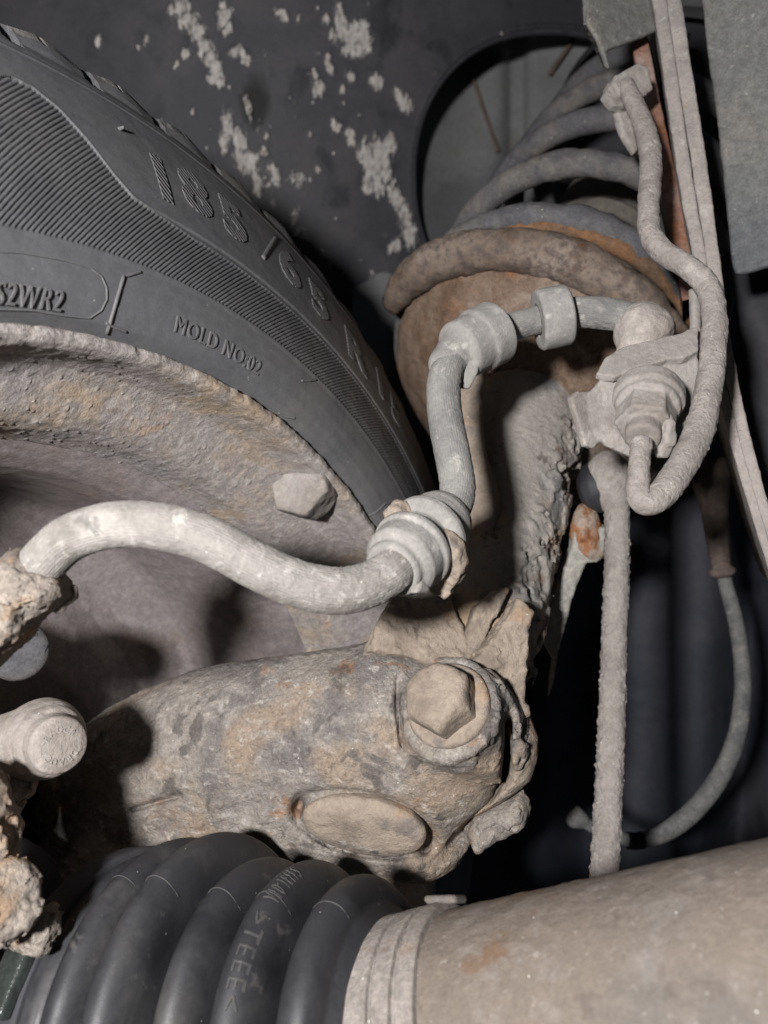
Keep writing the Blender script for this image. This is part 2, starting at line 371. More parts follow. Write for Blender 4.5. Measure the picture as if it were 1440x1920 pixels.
M['panel'] = material('grey_sheet_panel', S(104, 104, 102), [(S(78, 80, 85), 9, .46, .66, .8), (S(118, 114, 107), 18, .52, .66, .7), (S(152, 150, 146), 220, .62, .7, .6)], .6, .35, [(800, .0003)], .02)
M['flange'] = material('mud_coated_seam', S(162, 153, 148), [(S(144, 138, 134), 40, .44, .62), (S(182, 178, 170), 80, .56, .68, .8), (S(160, 130, 84), 55, .63, .7, .7)], .9, .2, [(700, .0007), (2200, .0003)], .04, S(232, 230, 222))
M['rust'] = material('red_brown_primer', S(128, 96, 82), [(S(152, 136, 128), 24, .48, .64, .9), (S(112, 70, 46), 40, .55, .66, .8)], .8, .2, [(700, .0003)])
M['boot_sleeve'] = material('dusty_damper_sleeve', S(104, 98, 92), [(S(84, 79, 75), 30, .44, .62), (S(122, 115, 108), 60, .54, .68, .6)], .8, .2, [(900, .0003)])
M['orange'] = material('bright_orange_rust', S(150, 104, 74), [(S(150, 138, 126), 70, .42, .54, .95), (S(122, 80, 54), 80, .55, .66)], .9, .1, [(900, .0006)])
M['wing'] = material('inner_wing_paint', S(118, 118, 118), [(S(98, 98, 100), 9, .44, .62), (S(108, 106, 104), 16, .54, .68, .7)], .7, .25, [(500, .0003)])
M['fabric'] = material('dark_engine_shield', S(62, 64, 72), [(S(78, 78, 84), 7, .42, .64), (S(48, 50, 58), 14, .5, .66)], .8, .2, [(800, .0003)])
M['link'] = material('gritty_grey_rod', S(160, 152, 147), [(S(146, 138, 133), 70, .44, .62), (S(176, 169, 163), 160, .52, .66, .7)], .95, .1, [(650, .0009), (2200, .0004)], .04)
M['cable'] = material('dusty_cable', S(112, 112, 110), [(S(92, 92, 94), 60, .45, .62), (S(134, 130, 126), 120, .55, .68, .7)], .8, .2, [(1200, .0003)])
M['sleeve'] = material('brown_cable_sleeve', S(104, 92, 86), [(S(90, 78, 72), 40, .45, .62)], .8, .2, [(1200, .0003)])
M['bare'] = material('light_grey_bar_steel', S(150, 148, 142), [(S(170, 164, 154), 30, .45, .62), (S(126, 122, 116), 50, .55, .66, .7)], .6, .35, [(900, .0003)])
M['tape'] = material('black_tape', S(16, 16, 17), [], .6, .3, [(1500, .0002)])
M['red'] = material('red_rubber_ring', S(120, 44, 40), [(S(90, 60, 56), 200, .5, .62)], .6, .3, [(1500, .0002)])
M['shiny'] = material('glossy_black_band', S(52, 56, 54), [(S(72, 74, 70), 20, .45, .62, .8)], .25, .6, [(400, .0003)])

M['tyre_hatch'] = M['tyre_letter'].copy(); M['tyre_hatch'].name = 'hatched_lettering_rubber'
nt = M['tyre_hatch'].node_tree; tcn = nt.nodes.new('ShaderNodeTexCoord'); wv = nt.nodes.new('ShaderNodeTexWave'); wv.inputs['Scale'].default_value = 230; wv.bands_direction = 'DIAGONAL'
nt.links.new(tcn.outputs['Object'], wv.inputs['Vector']); bpn = nt.nodes.new('ShaderNodeBump'); bpn.inputs['Strength'].default_value = 1; bpn.inputs['Distance'].default_value = .0004
nt.links.new(wv.outputs['Fac'], bpn.inputs['Height']); nt.links.new(bpn.outputs[0], nt.nodes['Principled BSDF'].inputs['Normal'])
M['spring_grad'] = M['spring'].copy(); M['spring_grad'].name = 'spring_steel_rusty_lower_turn'
nt = M['spring_grad'].node_tree; atn = nt.nodes.new('ShaderNodeAttribute'); atn.attribute_name = 'near_end'; tcn = nt.nodes.new('ShaderNodeTexCoord')
f1n, _ = noise_n(nt, tcn.outputs['Object'], 30, 8, .65, .4, .6); f2n, _ = noise_n(nt, tcn.outputs['Object'], 55, 8, .65, .5, .62)
f3n, _ = noise_n(nt, tcn.outputs['Object'], 240, 6, .7, .35, .65)
rc = mix_rgb(nt, mix_rgb(nt, mix_rgb(nt, S(112, 97, 85), S(136, 123, 113), f1n), S(92, 70, 54), f2n), S(84, 74, 68), f3n)
nt.links.new(mix_rgb(nt, nt.nodes['Principled BSDF'].inputs['Base Color'].links[0].from_socket, rc, atn.outputs['Fac']), nt.nodes['Principled BSDF'].inputs['Base Color'])
# liner: black plastic with splashed mud given by a vertex attribute
def splash_material(name, base_m, mud_cols):
    m = M[base_m].copy(); m.name = name; nt = m.node_tree; b = nt.nodes['Principled BSDF']
    at = nt.nodes.new('ShaderNodeAttribute'); at.attribute_name = 'mud'
    tc = nt.nodes.new('ShaderNodeTexCoord'); fac, raw = noise_n(nt, tc.outputs['Object'], 260, 9, .78, .3, .7, .6, (1.5, 1, .55))
    mu = nt.nodes.new('ShaderNodeMath'); mu.operation = 'MULTIPLY_ADD'; mu.inputs[1].default_value = .9; nt.links.new(fac, mu.inputs[0]); nt.links.new(at.outputs['Fac'], mu.inputs[2])
    st = nt.nodes.new('ShaderNodeMapRange'); st.interpolation_type = 'SMOOTHSTEP'; st.inputs[1].default_value = .95; st.inputs[2].default_value = 1.25; nt.links.new(mu.outputs[0], st.inputs[0])
    mc = mix_rgb(nt, mud_cols[0], mud_cols[1], fac)
    old = b.inputs['Base Color'].links[0].from_socket
    a2 = nt.nodes.new('ShaderNodeAttribute'); a2.attribute_name = 'dark_oval'; old = mix_rgb(nt, old, S(14, 13, 13), a2.outputs['Fac'])  # black oval mixed into the base colour, standing for a dark hole
    nt.links.new(mix_rgb(nt, old, mc, st.outputs[0]), b.inputs['Base Color'])
    r = nt.nodes.new('ShaderNodeMapRange'); r.inputs[3].default_value = .62; r.inputs[4].default_value = .95; nt.links.new(st.outputs[0], r.inputs[0]); nt.links.new(r.outputs[0], b.inputs['Roughness'])
    return m
M['liner'] = splash_material('mud_splashed_liner', 'dark', (S(132, 124, 117), S(196, 192, 188)))

# ================================================================== WHEEL
WC = np.array([-0.0902, 0.23125, -0.14956]); WN = nz([math.sin(.95735), -math.cos(.95735), -.008])
E1 = nz(np.array([0, 0, 1.])-WN*WN[2]); E2 = np.cross(E1, WN); E2 = E2 if E2[0] > 0 else -E2
wheel = thing('road_wheel', WC, 'wheel with black ribbed tyre and rusty steel rim seen from its inner side', 'wheel')
def wheel_pt(r, th, o): return WC+WN*o+r*(np.cos(th)*E1+np.sin(th)*E2)
TP = np.array([(.1985, -.012), (.1995, -.006), (.202, 0), (.206, .0042), (.211, .006), (.217, .0066), (.2225, .0062), (.2265, .0055), (.232, .0045), (.2375, .0028), (.2474, -.001), (.255, -.0045), (.264, -.009), (.273, -.014), (.282, -.0195), (.290, -.0248), (.2955, -.029), (.2985, -.0320), (.3030, -.0348), (.3070, -.0385)])
TPo = lambda r: np.interp(r, TP[:, 0], TP[:, 1])
def polar(px, py, o=None):
    """pixel on the sidewall -> (radius, angle)"""
    ray = P(px, py, 1.); off = 0.
    for _ in range(12):
        q = ray*((WC+WN*off)@WN/(ray@WN))-WC; q = q-WN*(q@WN); r = np.linalg.norm(q); off = TPo(r) if o is None else o
    return r, math.atan2(q@E2, q@E1)
prof = np.vstack([resample(TP[:8], .0011), resample(TP[7:], .00042)[1:], [(.3098, -.0435), (.3112, -.052), (.3116, -.065), (.3118, -.09), (.311, -.12), (.3105, -.15), (.308, -.175), (.302, -.196), (.285, -.21), (.25, -.222), (.215, -.218), (.199, -.205), (.192, -.19)]])
# dense tread rows
i0 = np.argmax(prof[:, 1] < -.0383); prof = np.vstack([prof[:i0], resample(prof[i0:i0+6], .0025), prof[i0+6:]])
th_d = np.arange(math.radians(-16), math.radians(100), math.radians(.085)); th_c = np.linspace(math.radians(100), math.radians(344), 120, endpoint=False)
TH = np.concatenate([th_d, th_c]); rr = prof[:, 0]; oo = prof[:, 1]
Rg, Tg = np.meshgrid(rr, TH, indexing='ij'); Og = np.repeat(oo[:, None], len(TH), 1).copy()
face = (Og > -.0387)
# fine rib band: outer edge swings out to the shoulder on the left
t_sw = [polar(*q)[1] for q in ((-60, 140), (20, 145), (60, 165), (110, 205), (160, 260), (210, 325), (250, 372), (300, 405), (360, 445))]
r_sw = [polar(*q)[0] for q in ((-60, 140), (20, 145), (60, 165), (110, 205), (160, 260), (210, 325), (250, 372), (300, 405), (360, 445))]
r_out = np.interp(Tg, t_sw, r_sw)
band = face & (Rg > .2268) & (Rg < r_out)
edge = np.clip(np.minimum(Rg-.2268, r_out-Rg)/.0008, 0, 1)
rib_phase = Tg*math.degrees(1)/.43*2*np.pi-(Rg-.2268)*2*np.pi/.0018
Og += np.where(band, edge*(-.0007+.0008*sstep(.05,.65,np.abs(np.sin(rib_phase/2)))), 0)
Og += np.where(face, .00035*np.exp(-((Rg-.2266)/.0005)**2)+.0003*np.exp(-((Rg-r_out)/.0006)**2)+.0004*np.exp(-((Rg-.2925)/.0006)**2), 0)
# step between the shoulder plateau and the sidewall
Og += np.where(face & ~band, .0006*sstep(.2490, .2500, Rg), 0)
# tread slots and sipes across the shoulder
n_sl = 64; rel = (Tg/(2*np.pi)*n_sl+.30-(Og+.037)*4.5) % 1.0
shoulder = (Rg > .2985) | (Og < -.0387)
slot = (shoulder | (Rg > .2965)) & (rel < .16) & (Og > -.19)
sipe = shoulder & (np.abs(rel-.52) < .02) & (Og < -.034) & (Og > -.19)
Rg = Rg-np.where(slot, -.0 + .0100*sstep(.2965, .2995, np.where(Og < -.0387, .31, Rg)), 0)-np.where(sipe, .003, 0)
groove = (np.abs(Og+.065) < .004) | (np.abs(Og+.10) < .005) | (np.abs(Og+.14) < .005)
Rg = np.where(groove & (Og < -.05), Rg-.006, Rg)
Rg = Rg+np.where(shoulder & ~slot, .0012*np.cos((rel-.55)*2*np.pi), 0)
V = WC+WN*Og[..., None]+Rg[..., None]*(np.cos(Tg)[..., None]*E1+np.sin(Tg)[..., None]*E2)
V = V.reshape(-1, 3); V = V+WN*(.00012*fbm(V, 180, 3, 5))[:, None]
Fc = grid_faces(len(prof), len(TH), True)
Nn = normals(V, Fc); k = (len(prof)//4)*len(TH)+200
if Nn[k]@WN < 0: Fc = Fc[:, ::-1]
tyre = link('tyre', V, Fc, M['tyre'], wheel, origin=WC)
tyre.data.materials.append(M['tread']); mi = ((Og.ravel()[Fc].mean(1) < -.0345) & (~slot.ravel()[Fc].any(1))).astype(np.int32); tyre.data.polygons.foreach_set('material_index', mi)

def tyre_text(name, body, px, py, height, depth, xs, mat, shear=0., per_letter=None):
    """raised lettering on the sidewall; (px,py) = lower left corner; per_letter = list of pixel anchors"""
    Vs, Fs = [], []; k = 0
    runs = [(body, px, py)] if per_letter is None else [(c, x, y) for c, (x, y) in zip(body, per_letter)]
    for b_, x_, y_ in runs:
        r0, t0 = polar(x_, y_); Vt, Ft = text_mesh(b_, height, depth, xs, shear, .03 if per_letter else 0.)
        r = r0+Vt[:, 1]; th = t0+(Vt[:, 0]-(Vt[:, 0].min() if per_letter else 0))/r0; o = TPo(r)+Vt[:, 2]+.0003*sstep(.249, .25, r)*2
        Vs.append(WC+WN*o[:, None]+r[:, None]*(np.cos(th)[:, None]*E1+np.sin(th)[:, None]*E2)); Fs += [tuple(i+k for i in f) for f in Ft]; k += len(Vt)
    return link(name, np.vstack(Vs), Fs, mat, tyre, smooth=False)
def tyre_line(pts, r=.0006):
    q = []
    for a, b in zip(pts[:-1], pts[1:]):
        for t in np.linspace(0, 1, 6, endpoint=False): q.append((a[0]+(b[0]-a[0])*t, a[1]+(b[1]-a[1])*t))
    q.append(pts[-1]); out = []
    for x, y in q:
        rr_, t_ = polar(x, y); out.append([*wheel_pt(rr_, t_, TPo(rr_)+.0001), r])
    return sweep(out, max(8, len(out)*2), 8)
tyre_text('size_lettering', '18565R15', 0, 0, .0190, .00055, 1.05, M['tyre_hatch'], 0, [(302, 370), (345, 380), (420, 430), (526, 512), (584, 575), (651, 662), (709, 736), (732, 775)])
tyre_text('mould_lettering', 'MOLD NO:02', 323, 621, .0056, .0006, .80, M['tyre_letter'])
tyre_text('code_lettering', 'S2WR2', -14, 571, .0060, .0009, .70, M['tyre_letter'], .18)
for pts, r_ in (([(491, 486), (516, 446)], .0012), ([(232, 517), (200, 626)], .0006), ([(230, 518), (240, 517), (263, 510)], .0005), ([(198, 606), (215, 614), (236, 622)], .0005),
                ([(-40, 470), (40, 474), (120, 488), (170, 503), (190, 518), (200, 540), (200, 562), (190, 582), (168, 597), (120, 592), (60, 582), (0, 580), (-40, 580)], .0003),
                ([(565, 714), (580, 714), (592, 712)], .0005), ([(522, 774), (535, 781), (552, 784)], .0005), ([(697, 968), (722, 944), (742, 942)], .0005), ([(697, 968), (716, 985)], .0005)):
    V_, F_ = tyre_line(pts, r_); link('moulded_line', V_, fix_tris(F_), M['tyre_letter'], tyre)
nib = [wheel_pt(*polar(222, 243), TPo(polar(222, 243)[0])+z) for z in (-.001, .003)]
tube('moulding_nib', [[*nib[0], .0010], [*nib[1], .0005]], M['tyre_letter'], tyre, 6, 10)

# rim
RP = [(.1962, -.16), (.1962, -.03), (.1985, -.012), (.2015, -.004), (.2026, .0002), (.2018, .0034), (.1995, .0040), (.1980, .0030), (.1968, .0005), (.1962, -.004), (.1956, -.009), (.1942, -.0138), (.1908, -.0180), (.1862, -.0214), (.1816, -.0250), (.1783, -.0290), (.1763, -.034), (.1752, -.040), (.1735, -.046)]
def rim_disp(V, N):
    q = V-WC; o = q@WN; r = np.linalg.norm(q-np.outer(o, WN), axis=1)
    lip = np.exp(-((r-.2005)/.004)**2)*sstep(-.014, -.002, o)
    f1, f2 = worley(V, 300, 3)
    rough = .0004*fbm(V, 90, 5, 2)+.00022*fbm(V, 420, 3, 12)-.0004*(f1 < .14)
    return lip*(.0008*fbm(V, 260, 3, 8)+.0005*fbm(V, 90, 2, 9))+(1-lip)*rough*(o > -.08)
def wheel_lathe(name, prof, step, mat, parent, disp, nd=900, nc=90, lo=-20, hi=105):
    prof = resample(prof, step); th = np.concatenate([np.linspace(math.radians(lo), math.radians(hi), nd, endpoint=False), np.linspace(math.radians(hi), math.radians(lo+360), nc, endpoint=False)])
    G, _ = lathe_pts(WC, WN, prof, th, E1, E2); V = G.reshape(-1, 3); Fc = grid_faces(len(prof), len(th), True)
    N = normals(V, Fc)
    if disp is not None: V = V+N*disp(V, N)[:, None]
    return V, Fc
V, Fc = wheel_lathe('rim', RP, .0009, M['rim'], wheel, None)
N = normals(V, Fc); o_ = (V-WC)@WN
kk = np.argmax((np.abs(o_+.0282) < .001)); up = WC-V[kk]
if N[kk]@WN < 0: Fc = Fc[:, ::-1]; N = -N
V = V+N*rim_disp(V, N)[:, None]
rim = link('rim', V, Fc, M['rim'], wheel, origin=WC)
BP = [(.1735, -.046), (.1690, -.053), (.1655, -.062), (.1640, -.075), (.1640, -.118), (.1625, -.124), (.1600, -.127), (.152, -.130), (.145, -.136), (.135, -.1365), (.122, -.131), (.100, -.126), (.070, -.130), (.03, -.130)]
V, Fc = wheel_lathe('b', BP, .002, None, None, None, 400, 90)
N = normals(V, Fc)
if N[len(V)-5]@WN < 0: Fc = Fc[:, ::-1]; N = -N
V = V+N*(.0006*fbm(V, 60, 4, 21))[:, None]
link('wheel_disc', V, Fc, M['barrel'], wheel, origin=WC)
# hub behind everything
lathe('hub', WC-WN*.13, WN, [(.001, .07), (.03, .07), (.034, .066), (.036, .03), (.062, .028), (.065, .024), (.066, 0)], M['dark'], wheel, 64)
# balance weight: a mud-caked block clipped on the rim
def wheel_depth(px, py, o): return wheel_pt(*polar(px, py, o), o)[1]
wd = wheel_depth(560, 908, -.010); wc = P(556, 908, wd-.004); wa = nz([-.30, -.92, .16])
def wt(p): return smax(s_hex(p, wc-wa*.022, wc, .0138, .0016, .35), s_ell(p, wc-wa*.006, (.0162,)*3), .0015)
solid('balance_weight', wt, wc-.028, wc+.028, .0007, M['mud_thin'], wheel, lambda p: -.0012*fbm(p, 90, 4, 3), lambda V: .0002*fbm(V, 420, 3, 4))
# ================================================================== STRUT
SA = nz([.44, .57, .69]); SS = P(990, 722, .405)          # strut axis (towards the car body) and spring seat centre
strut = thing('suspension_strut', P(960, 1240, .31), 'suspension strut with coil spring, brown spring seat and flaking grey tube', 'suspension strut')
def crust_edge(V):
    px, py = PX(V); e = sstep(.0, 1., (px-(1085-(py-700)*.20))/40.)
    return e
SL = P(890, 1225, .318)                                    # lower end of the tube
SE = P(1000, 690, .398); SAX = nz(SE-SL)
Ls = np.linalg.norm(SE-SL)
def strut_fn(p):
    f = s_caps(p, SL, SL+SAX*(Ls+.0), .0240, .0305)
    return f
def strut_noise(p):
    px, py = PX(p); right = sstep(1010, 1085, px+(py-800)*.30)*sstep(720, 800, py)
    return -(.00012+.0024*right)*(flakes(p, 70, 31)-1.1)-.0005*fbm(p, 40, 4, 32)
lo, hi = bbox([SL, SL+SAX*(Ls+.02)], .036)
solid('strut_tube', strut_fn, lo, hi, .0009, M['strut'], strut, strut_noise, lambda V: .0004*fbm(V, 420, 3, 33), .012)
# spring seat: cone from the tube to a wide dish
seatP = [(.024, -.034), (.030, -.033), (.040, -.028), (.053, -.021), (.064, -.014), (.0715, -.008), (.0748, -.003), (.0748, .001), (.071, .003), (.066, .002), (.03, 0)]
lathe('spring_seat', SS, SA, seatP, M['seat'], strut, 220, lambda V, N: .0008*fbm(V, 70, 4, 41)+.0004*flakes(V, 90, 42), .0015)
# coil spring
_, h1, h2 = frame(SA)
def coil(t0, t1, n, pitch, wire, rad, z0):
    out = []
    for t in np.linspace(t0, t1, n):
        z = z0+max(0., t-t0-.55)*pitch
        out.append([*(SS+SA*z+rad*(math.cos(2*np.pi*t)*h1+math.sin(2*np.pi*t)*h2)), wire])
    return out
tt = SA*0+P(712, 575, .40)-SS; tt -= SA*(tt@SA); T0 = math.atan2(tt@h2, tt@h1)/(2*np.pi)
pc = coil(T0, T0-1e-9, 2, 0, 0, 0, 0)
def helix(dirn):
    out = []
    for s in np.linspace(0, 5.2, 260):
        z = -.004+.004*min(1., s/.5)+max(0., s-.70)*.060
        t = T0+dirn*s; out.append([*(SS+SA*z+.0775*(1+.07*max(0., 1-s/.16))*(math.cos(2*np.pi*t)*h1+math.sin(2*np.pi*t)*h2)), (.0071+.0027*(1-float(sstep(.35, .9, np.array(s)))))*(.62+.38*min(1., s/.05))])
    return out
# wind in the direction that first runs over the top of the picture
a = SS+0.0775*(math.cos(2*np.pi*(T0+.1))*h1+math.sin(2*np.pi*(T0+.1))*h2)
DIRN = 1 if PX(a[None])[1][0] < 560 else -1
spring = tube('coil_spring', helix(DIRN), M['spring_grad'], strut, 1000, 28, lambda V, N: .0005*fbm(V, 120, 4, 51)+(1-sstep(.395, .43, V[:, 1]))*(.0013*fbm(V, 70, 4, 55)+.0006*(flakes(V, 120, 56)-1)))
at = spring.data.attributes.new('near_end', 'FLOAT', 'POINT'); at.data.foreach_set('value', np.concatenate([np.repeat(1-sstep(.42, .9, np.linspace(0, 5.2, 1000)), 28), [1, 0]]).astype(np.float32))
def helix_pt(s, dr=0, dz=0):
    t = T0+DIRN*s; return SS+SA*(-.004+.004*min(1., s/.5)+max(0., s-.70)*.060+dz)+(0.0775+dr)*(math.cos(2*np.pi*t)*h1+math.sin(2*np.pi*t)*h2)
tube('rust_streak', [[*helix_pt(s, -.0022, -.0042), .0046*math.sin((s-1.02)/.42*np.pi)+.0003] for s in np.linspace(1.02, 1.44, 24)], M['spring_rust'], spring, 90, 14, lambda V, N: .0005*fbm(V, 200, 3, 52))
# dust boot inside the spring and the damper rod
bp = [(.020, .0)]
for k in range(9): bp += [(.037, .02+k*.018), (.041, .028+k*.018), (.037, .036+k*.018)]
bp += [(.03, .2)]
lathe('dust_boot', SS+SA*.01, SA, bp, M['boot_sleeve'], strut, 72, lambda V, N: .0003*fbm(V, 120, 3, 53), .002)
lathe('top_mount', SS+SA*.31, SA, [(.085, -.012), (.088, 0), (.085, .008), (.03, .012), (.01, .012)], M['dark'], strut, 64)

pl_s = Plane((900, 700, .350), (940, 1000, .318), (860, 800, .346))
def strip(p): return s_plate(p, pl_s, PGS, .005, .0018)
PGS = pl_s.poly([(872, 690), (915, 690), (908, 740), (905, 790), (914, 850), (930, 905), (940, 950), (930, 1005), (905, 1065), (868, 1060), (850, 980), (862, 880), (856, 800), (858, 730)])
ws = np.array([pl_s.hit(*q) for q in ((872, 690), (940, 950), (905, 1065), (850, 980), (856, 800))]); lo, hi = bbox(ws, .008)
solid('strut_flange', strip, lo, hi, .0008, M['tan'], strut, lambda p: -.0004*(flakes(p, 70, 35)-1)-.0012*fbm(p, 35, 4, 36), lambda V: .0002*fbm(V, 420, 3, 37))
# hose holder plate and clamp sheets on the strut
gA, gB = P(733, 1072, .222), P(858, 945, .256); ga = nz(gB-gA)
pl_h = Plane((735, 960, .262), (865, 1060, .272), (800, 1130, .300)); pl_h.o = gA+ga*.0180; pl_h.n = -ga; pl_h.u = nz(np.cross(ga, [0, 0, 1.])); pl_h.v = np.cross(pl_h.n, pl_h.u)
def part_plate(name, pl, pts, th, mat, parent, amp=.0007, h=.0007, seed=0, puff=None, off=0., freq=90):
    pg = pl.poly(pts); ws = np.array([pl.hit(*q) for q in pts]); pad = th+.006
    lo, hi = bbox(np.vstack([ws+pl.n*off, ws+pl.n*off]), pad)
    fn = (lambda p: s_plate(p, pl, pg, th, min(.0012, th*.4), off)) if puff is None else (lambda p: s_puff(p, pl, pg, puff, th/2))
    return solid(name, fn, lo, hi, h, mat, parent, lambda p: -amp*(flakes(p, freq, seed)-1)-amp*.8*fbm(p, 60, 4, seed+1), lambda V: .25*amp*fbm(V, 420, 3, seed+2), .006)

# ================================================================== SUSPENSION ARM
arm = thing('steering_knuckle', P(600, 1430, .32), 'thick rusty steering knuckle with hex bolt, scaling metal and pale flecks', 'steering knuckle')
pl_a = Plane((300, 1450, .330), (900, 1400, .292), (600, 1600, .318))
arm_out = [(120, 1390), (200, 1330), (270, 1295), (350, 1264), (450, 1246), (560, 1233), (640, 1222), (705, 1206), (760, 1222), (800, 1240), (850, 1240), (905, 1268), (925, 1310), (935, 1350), (945, 1400), (942, 1450), (925, 1490), (890, 1520), (872, 1548), (888, 1570), (868, 1606), (820, 1630), (700, 1643), (600, 1625), (520, 1605), (420, 1640), (300, 1700), (180, 1700), (90, 1600), (80, 1470)]
pga = pl_a.poly(arm_out)
BO = P(846, 1328, .2655)                        # bolt seat
BA = nz([-.42, -.74, .52])
def arm_fn(p):
    f = s_puff(p, pl_a, pga, .036, .030, .034)
    px, py = PX(p); u, v, n = pl_a.uv(p)
    # bolt boss: a raised step around the bolt
    f = smin(f, s_cyl(p, BO-BA*.03, BO+BA*.0020, .0185, .002), .004)
    # oval boss: flattened, with a groove on its edge
    dx, dy = px-682, py-1545; c, s = math.cos(.22), math.sin(.22); ex, ey = (dx*c+dy*s)/128., (-dx*s+dy*c)/56.
    e = np.hypot(ex, ey); front = n > 0
    f = f+np.where(front, .0024*np.exp(-((e-1.02)/.10)**2)+.0022*np.exp(-((ex+.98)/.09)**2-((ey+.15)/.32)**2)*2.6+.0018*(1-sstep(.85, 1.0, e))*sstep(-1., 1., -ey)+.003*np.exp(-((ex-.95)/.07)**2-((ey-.25)/.3)**2)*2.2, 0)
    # cracks
    cr = np.exp(-((py-(1520-(px-240)*.28))/5.)**2)*sstep(235, 250, px)*(1-sstep(325, 350, px))
    cr = cr+np.exp(-((px-(745+.0009*(py-1300)**2))/4.)**2)*sstep(1262, 1275, py)*(1-sstep(1395, 1412, py))
    cr = cr+np.exp(-((py-(1218+(px-715)*.30))/4.)**2)*sstep(712, 722, px)*(1-sstep(800, 830, px))
    f = f+np.where(front, cr*.0030, 0)
    f = f+.012*np.exp(-((px-(952-(py-1330)*.02))/9.)**2)*sstep(1330, 1360, py)*(1-sstep(1450, 1475, py))*.8
    f = f+np.where(front, .006*np.exp(-((py-(1548-(px-880)*.9))/9.)**2)*sstep(835, 850, px)*(1-sstep(905, 925, px)), 0)
    return f
def arm_noise(p):
    px, py = PX(p); calm = np.exp(-(((px-690)/120.)**2+((py-1555)/60.)**2))
    rough = sstep(860, 960, px)
    return -(1-.75*calm)*(.00055+.0014*rough)*(flakes(p, 62, 61)-1)-.0008*fbm(p, 38, 5, 62)-.0005*(1-calm)*fbm(p, 170, 3, 66)
ws = np.array([pl_a.hit(*q) for q in arm_out]); lo, hi = bbox(np.vstack([ws+pl_a.n*.036, ws-pl_a.n*.038]), .006)
solid('arm_body', arm_fn, lo, hi, .00085, M['arm'], arm, arm_noise, lambda V: .00025*fbm(V, 500, 3, 63), .007, 0)
plc = Plane((300, 1450, .330), (900, 1400, .292), (600, 1600, .318)); plc.o = pl_a.hit(684, 1548)+pl_a.n*.0232; plc.n = nz(pl_a.n+np.array([0, 0, -.26])); plc.u = nz(np.cross(plc.n, [0, 0, 1.])); plc.v = np.cross(plc.n, plc.u)
pgc = plc.poly([(684+118*math.cos(t)*math.cos(.2)-50*math.sin(t)*math.sin(.2), 1548+118*math.cos(t)*math.sin(.2)+50*math.sin(t)*math.cos(.2)) for t in np.linspace(0, 2*np.pi, 40, endpoint=False)])
solid('pressed_cap', lambda p: s_puff(p, plc, pgc, .0065, .0032, .006), plc.o-.036, plc.o+.036, .0006, M['tan'], arm, lambda p: -.0007*fbm(p*np.array([.5, 1, 1.6]), 90, 4, 68), lambda V: .0002*fbm(V, 420, 3, 69))
wash = lathe('washer', BO+BA*.003, BA, [(.002, -.004), (.0142, -.004), (.0150, -.002), (.0148, .0006), (.0138, .0016), (.004, .002), (.002, .002)], M['tan'], arm, 90, lambda V, N: .0004*fbm(V, 160, 4, 64), .0008)
HC = BO+BA*.004
solid('hex_bolt_head', lambda p: smax(s_hex(p, HC-BA*.003, HC+BA*.0125, .0122, .0011, .25), s_ell(p, HC+BA*.0005, (.0148,)*3), .001), HC-.02, HC+.02, .0006, M['tan'], arm, lambda p: -.0008*fbm(p, 110, 4, 65), lambda V: .00018*fbm(V, 500, 3, 67))

# folded plate ends to the right of the arm (strut clamp) 
pl_e = Plane((960, 1345, .288), (1000, 1400, .284), (930, 1520, .288))
part_plate('clamp_lip', pl_e, [(946, 1345), (968, 1334), (994, 1346), (1008, 1385), (1005, 1432), (994, 1466), (960, 1492), (915, 1520), (880, 1535), (890, 1515), (930, 1490), (958, 1450), (962, 1400)], .020, M['tan'], strut, .0008, .0007, 71, .006)
pl_e2 = Plane((900, 1540, .292), (990, 1500, .288), (960, 1560, .290))
part_plate('rust_flake', pl_e2, [(875, 1555), (895, 1520), (940, 1502), (976, 1480), (992, 1500), (988, 1545), (960, 1562), (930, 1570), (905, 1590), (890, 1590)], .018, M['arm'], strut, .0011, .0007, 73, .005)
pl_c = Plane((760, 1240, .286), (980, 1240, .292), (900, 1100, .294))
part_plate('clamp_side_plate', pl_c, [(985, 1150), (975, 1225), (970, 1300), (975, 1335), (950, 1345), (925, 1290), (890, 1262), (870, 1240), (890, 1225), (915, 1190), (940, 1150), (955, 1122), (968, 1130)], .010, M['tan'], strut, .0009, .0007, 75, None, .006)
part_plate('clamp_inner_plate', pl_c, [(870, 1238), (878, 1190), (895, 1140), (935, 1108), (955, 1105), (940, 1150), (915, 1200), (892, 1240)], .008, M['tan'], strut, .0008, .0007, 77, None, -.006)
pl_b = Plane((700, 1210, .290), (860, 1220, .296), (790, 1110, .305))
part_plate('hose_bracket', pl_b, [(684, 1225), (715, 1150), (735, 1110), (770, 1095), (800, 1100), (830, 1095), (842, 1130), (850, 1160), (868, 1200), (882, 1238), (860, 1262), (800, 1252), (740, 1232)], .009, M['tan'], strut, .0008, .0007, 79)
part_plate('hose_holder', pl_h, [(728, 985), (725, 955), (735, 945), (752, 948), (772, 980), (800, 985), (845, 1005), (865, 1025), (874, 1060), (868, 1085), (852, 1105), (842, 1118), (815, 1108), (800, 1085), (770, 1050), (745, 1020)], .006, M['tan'], strut, .0006, .0006, 81)

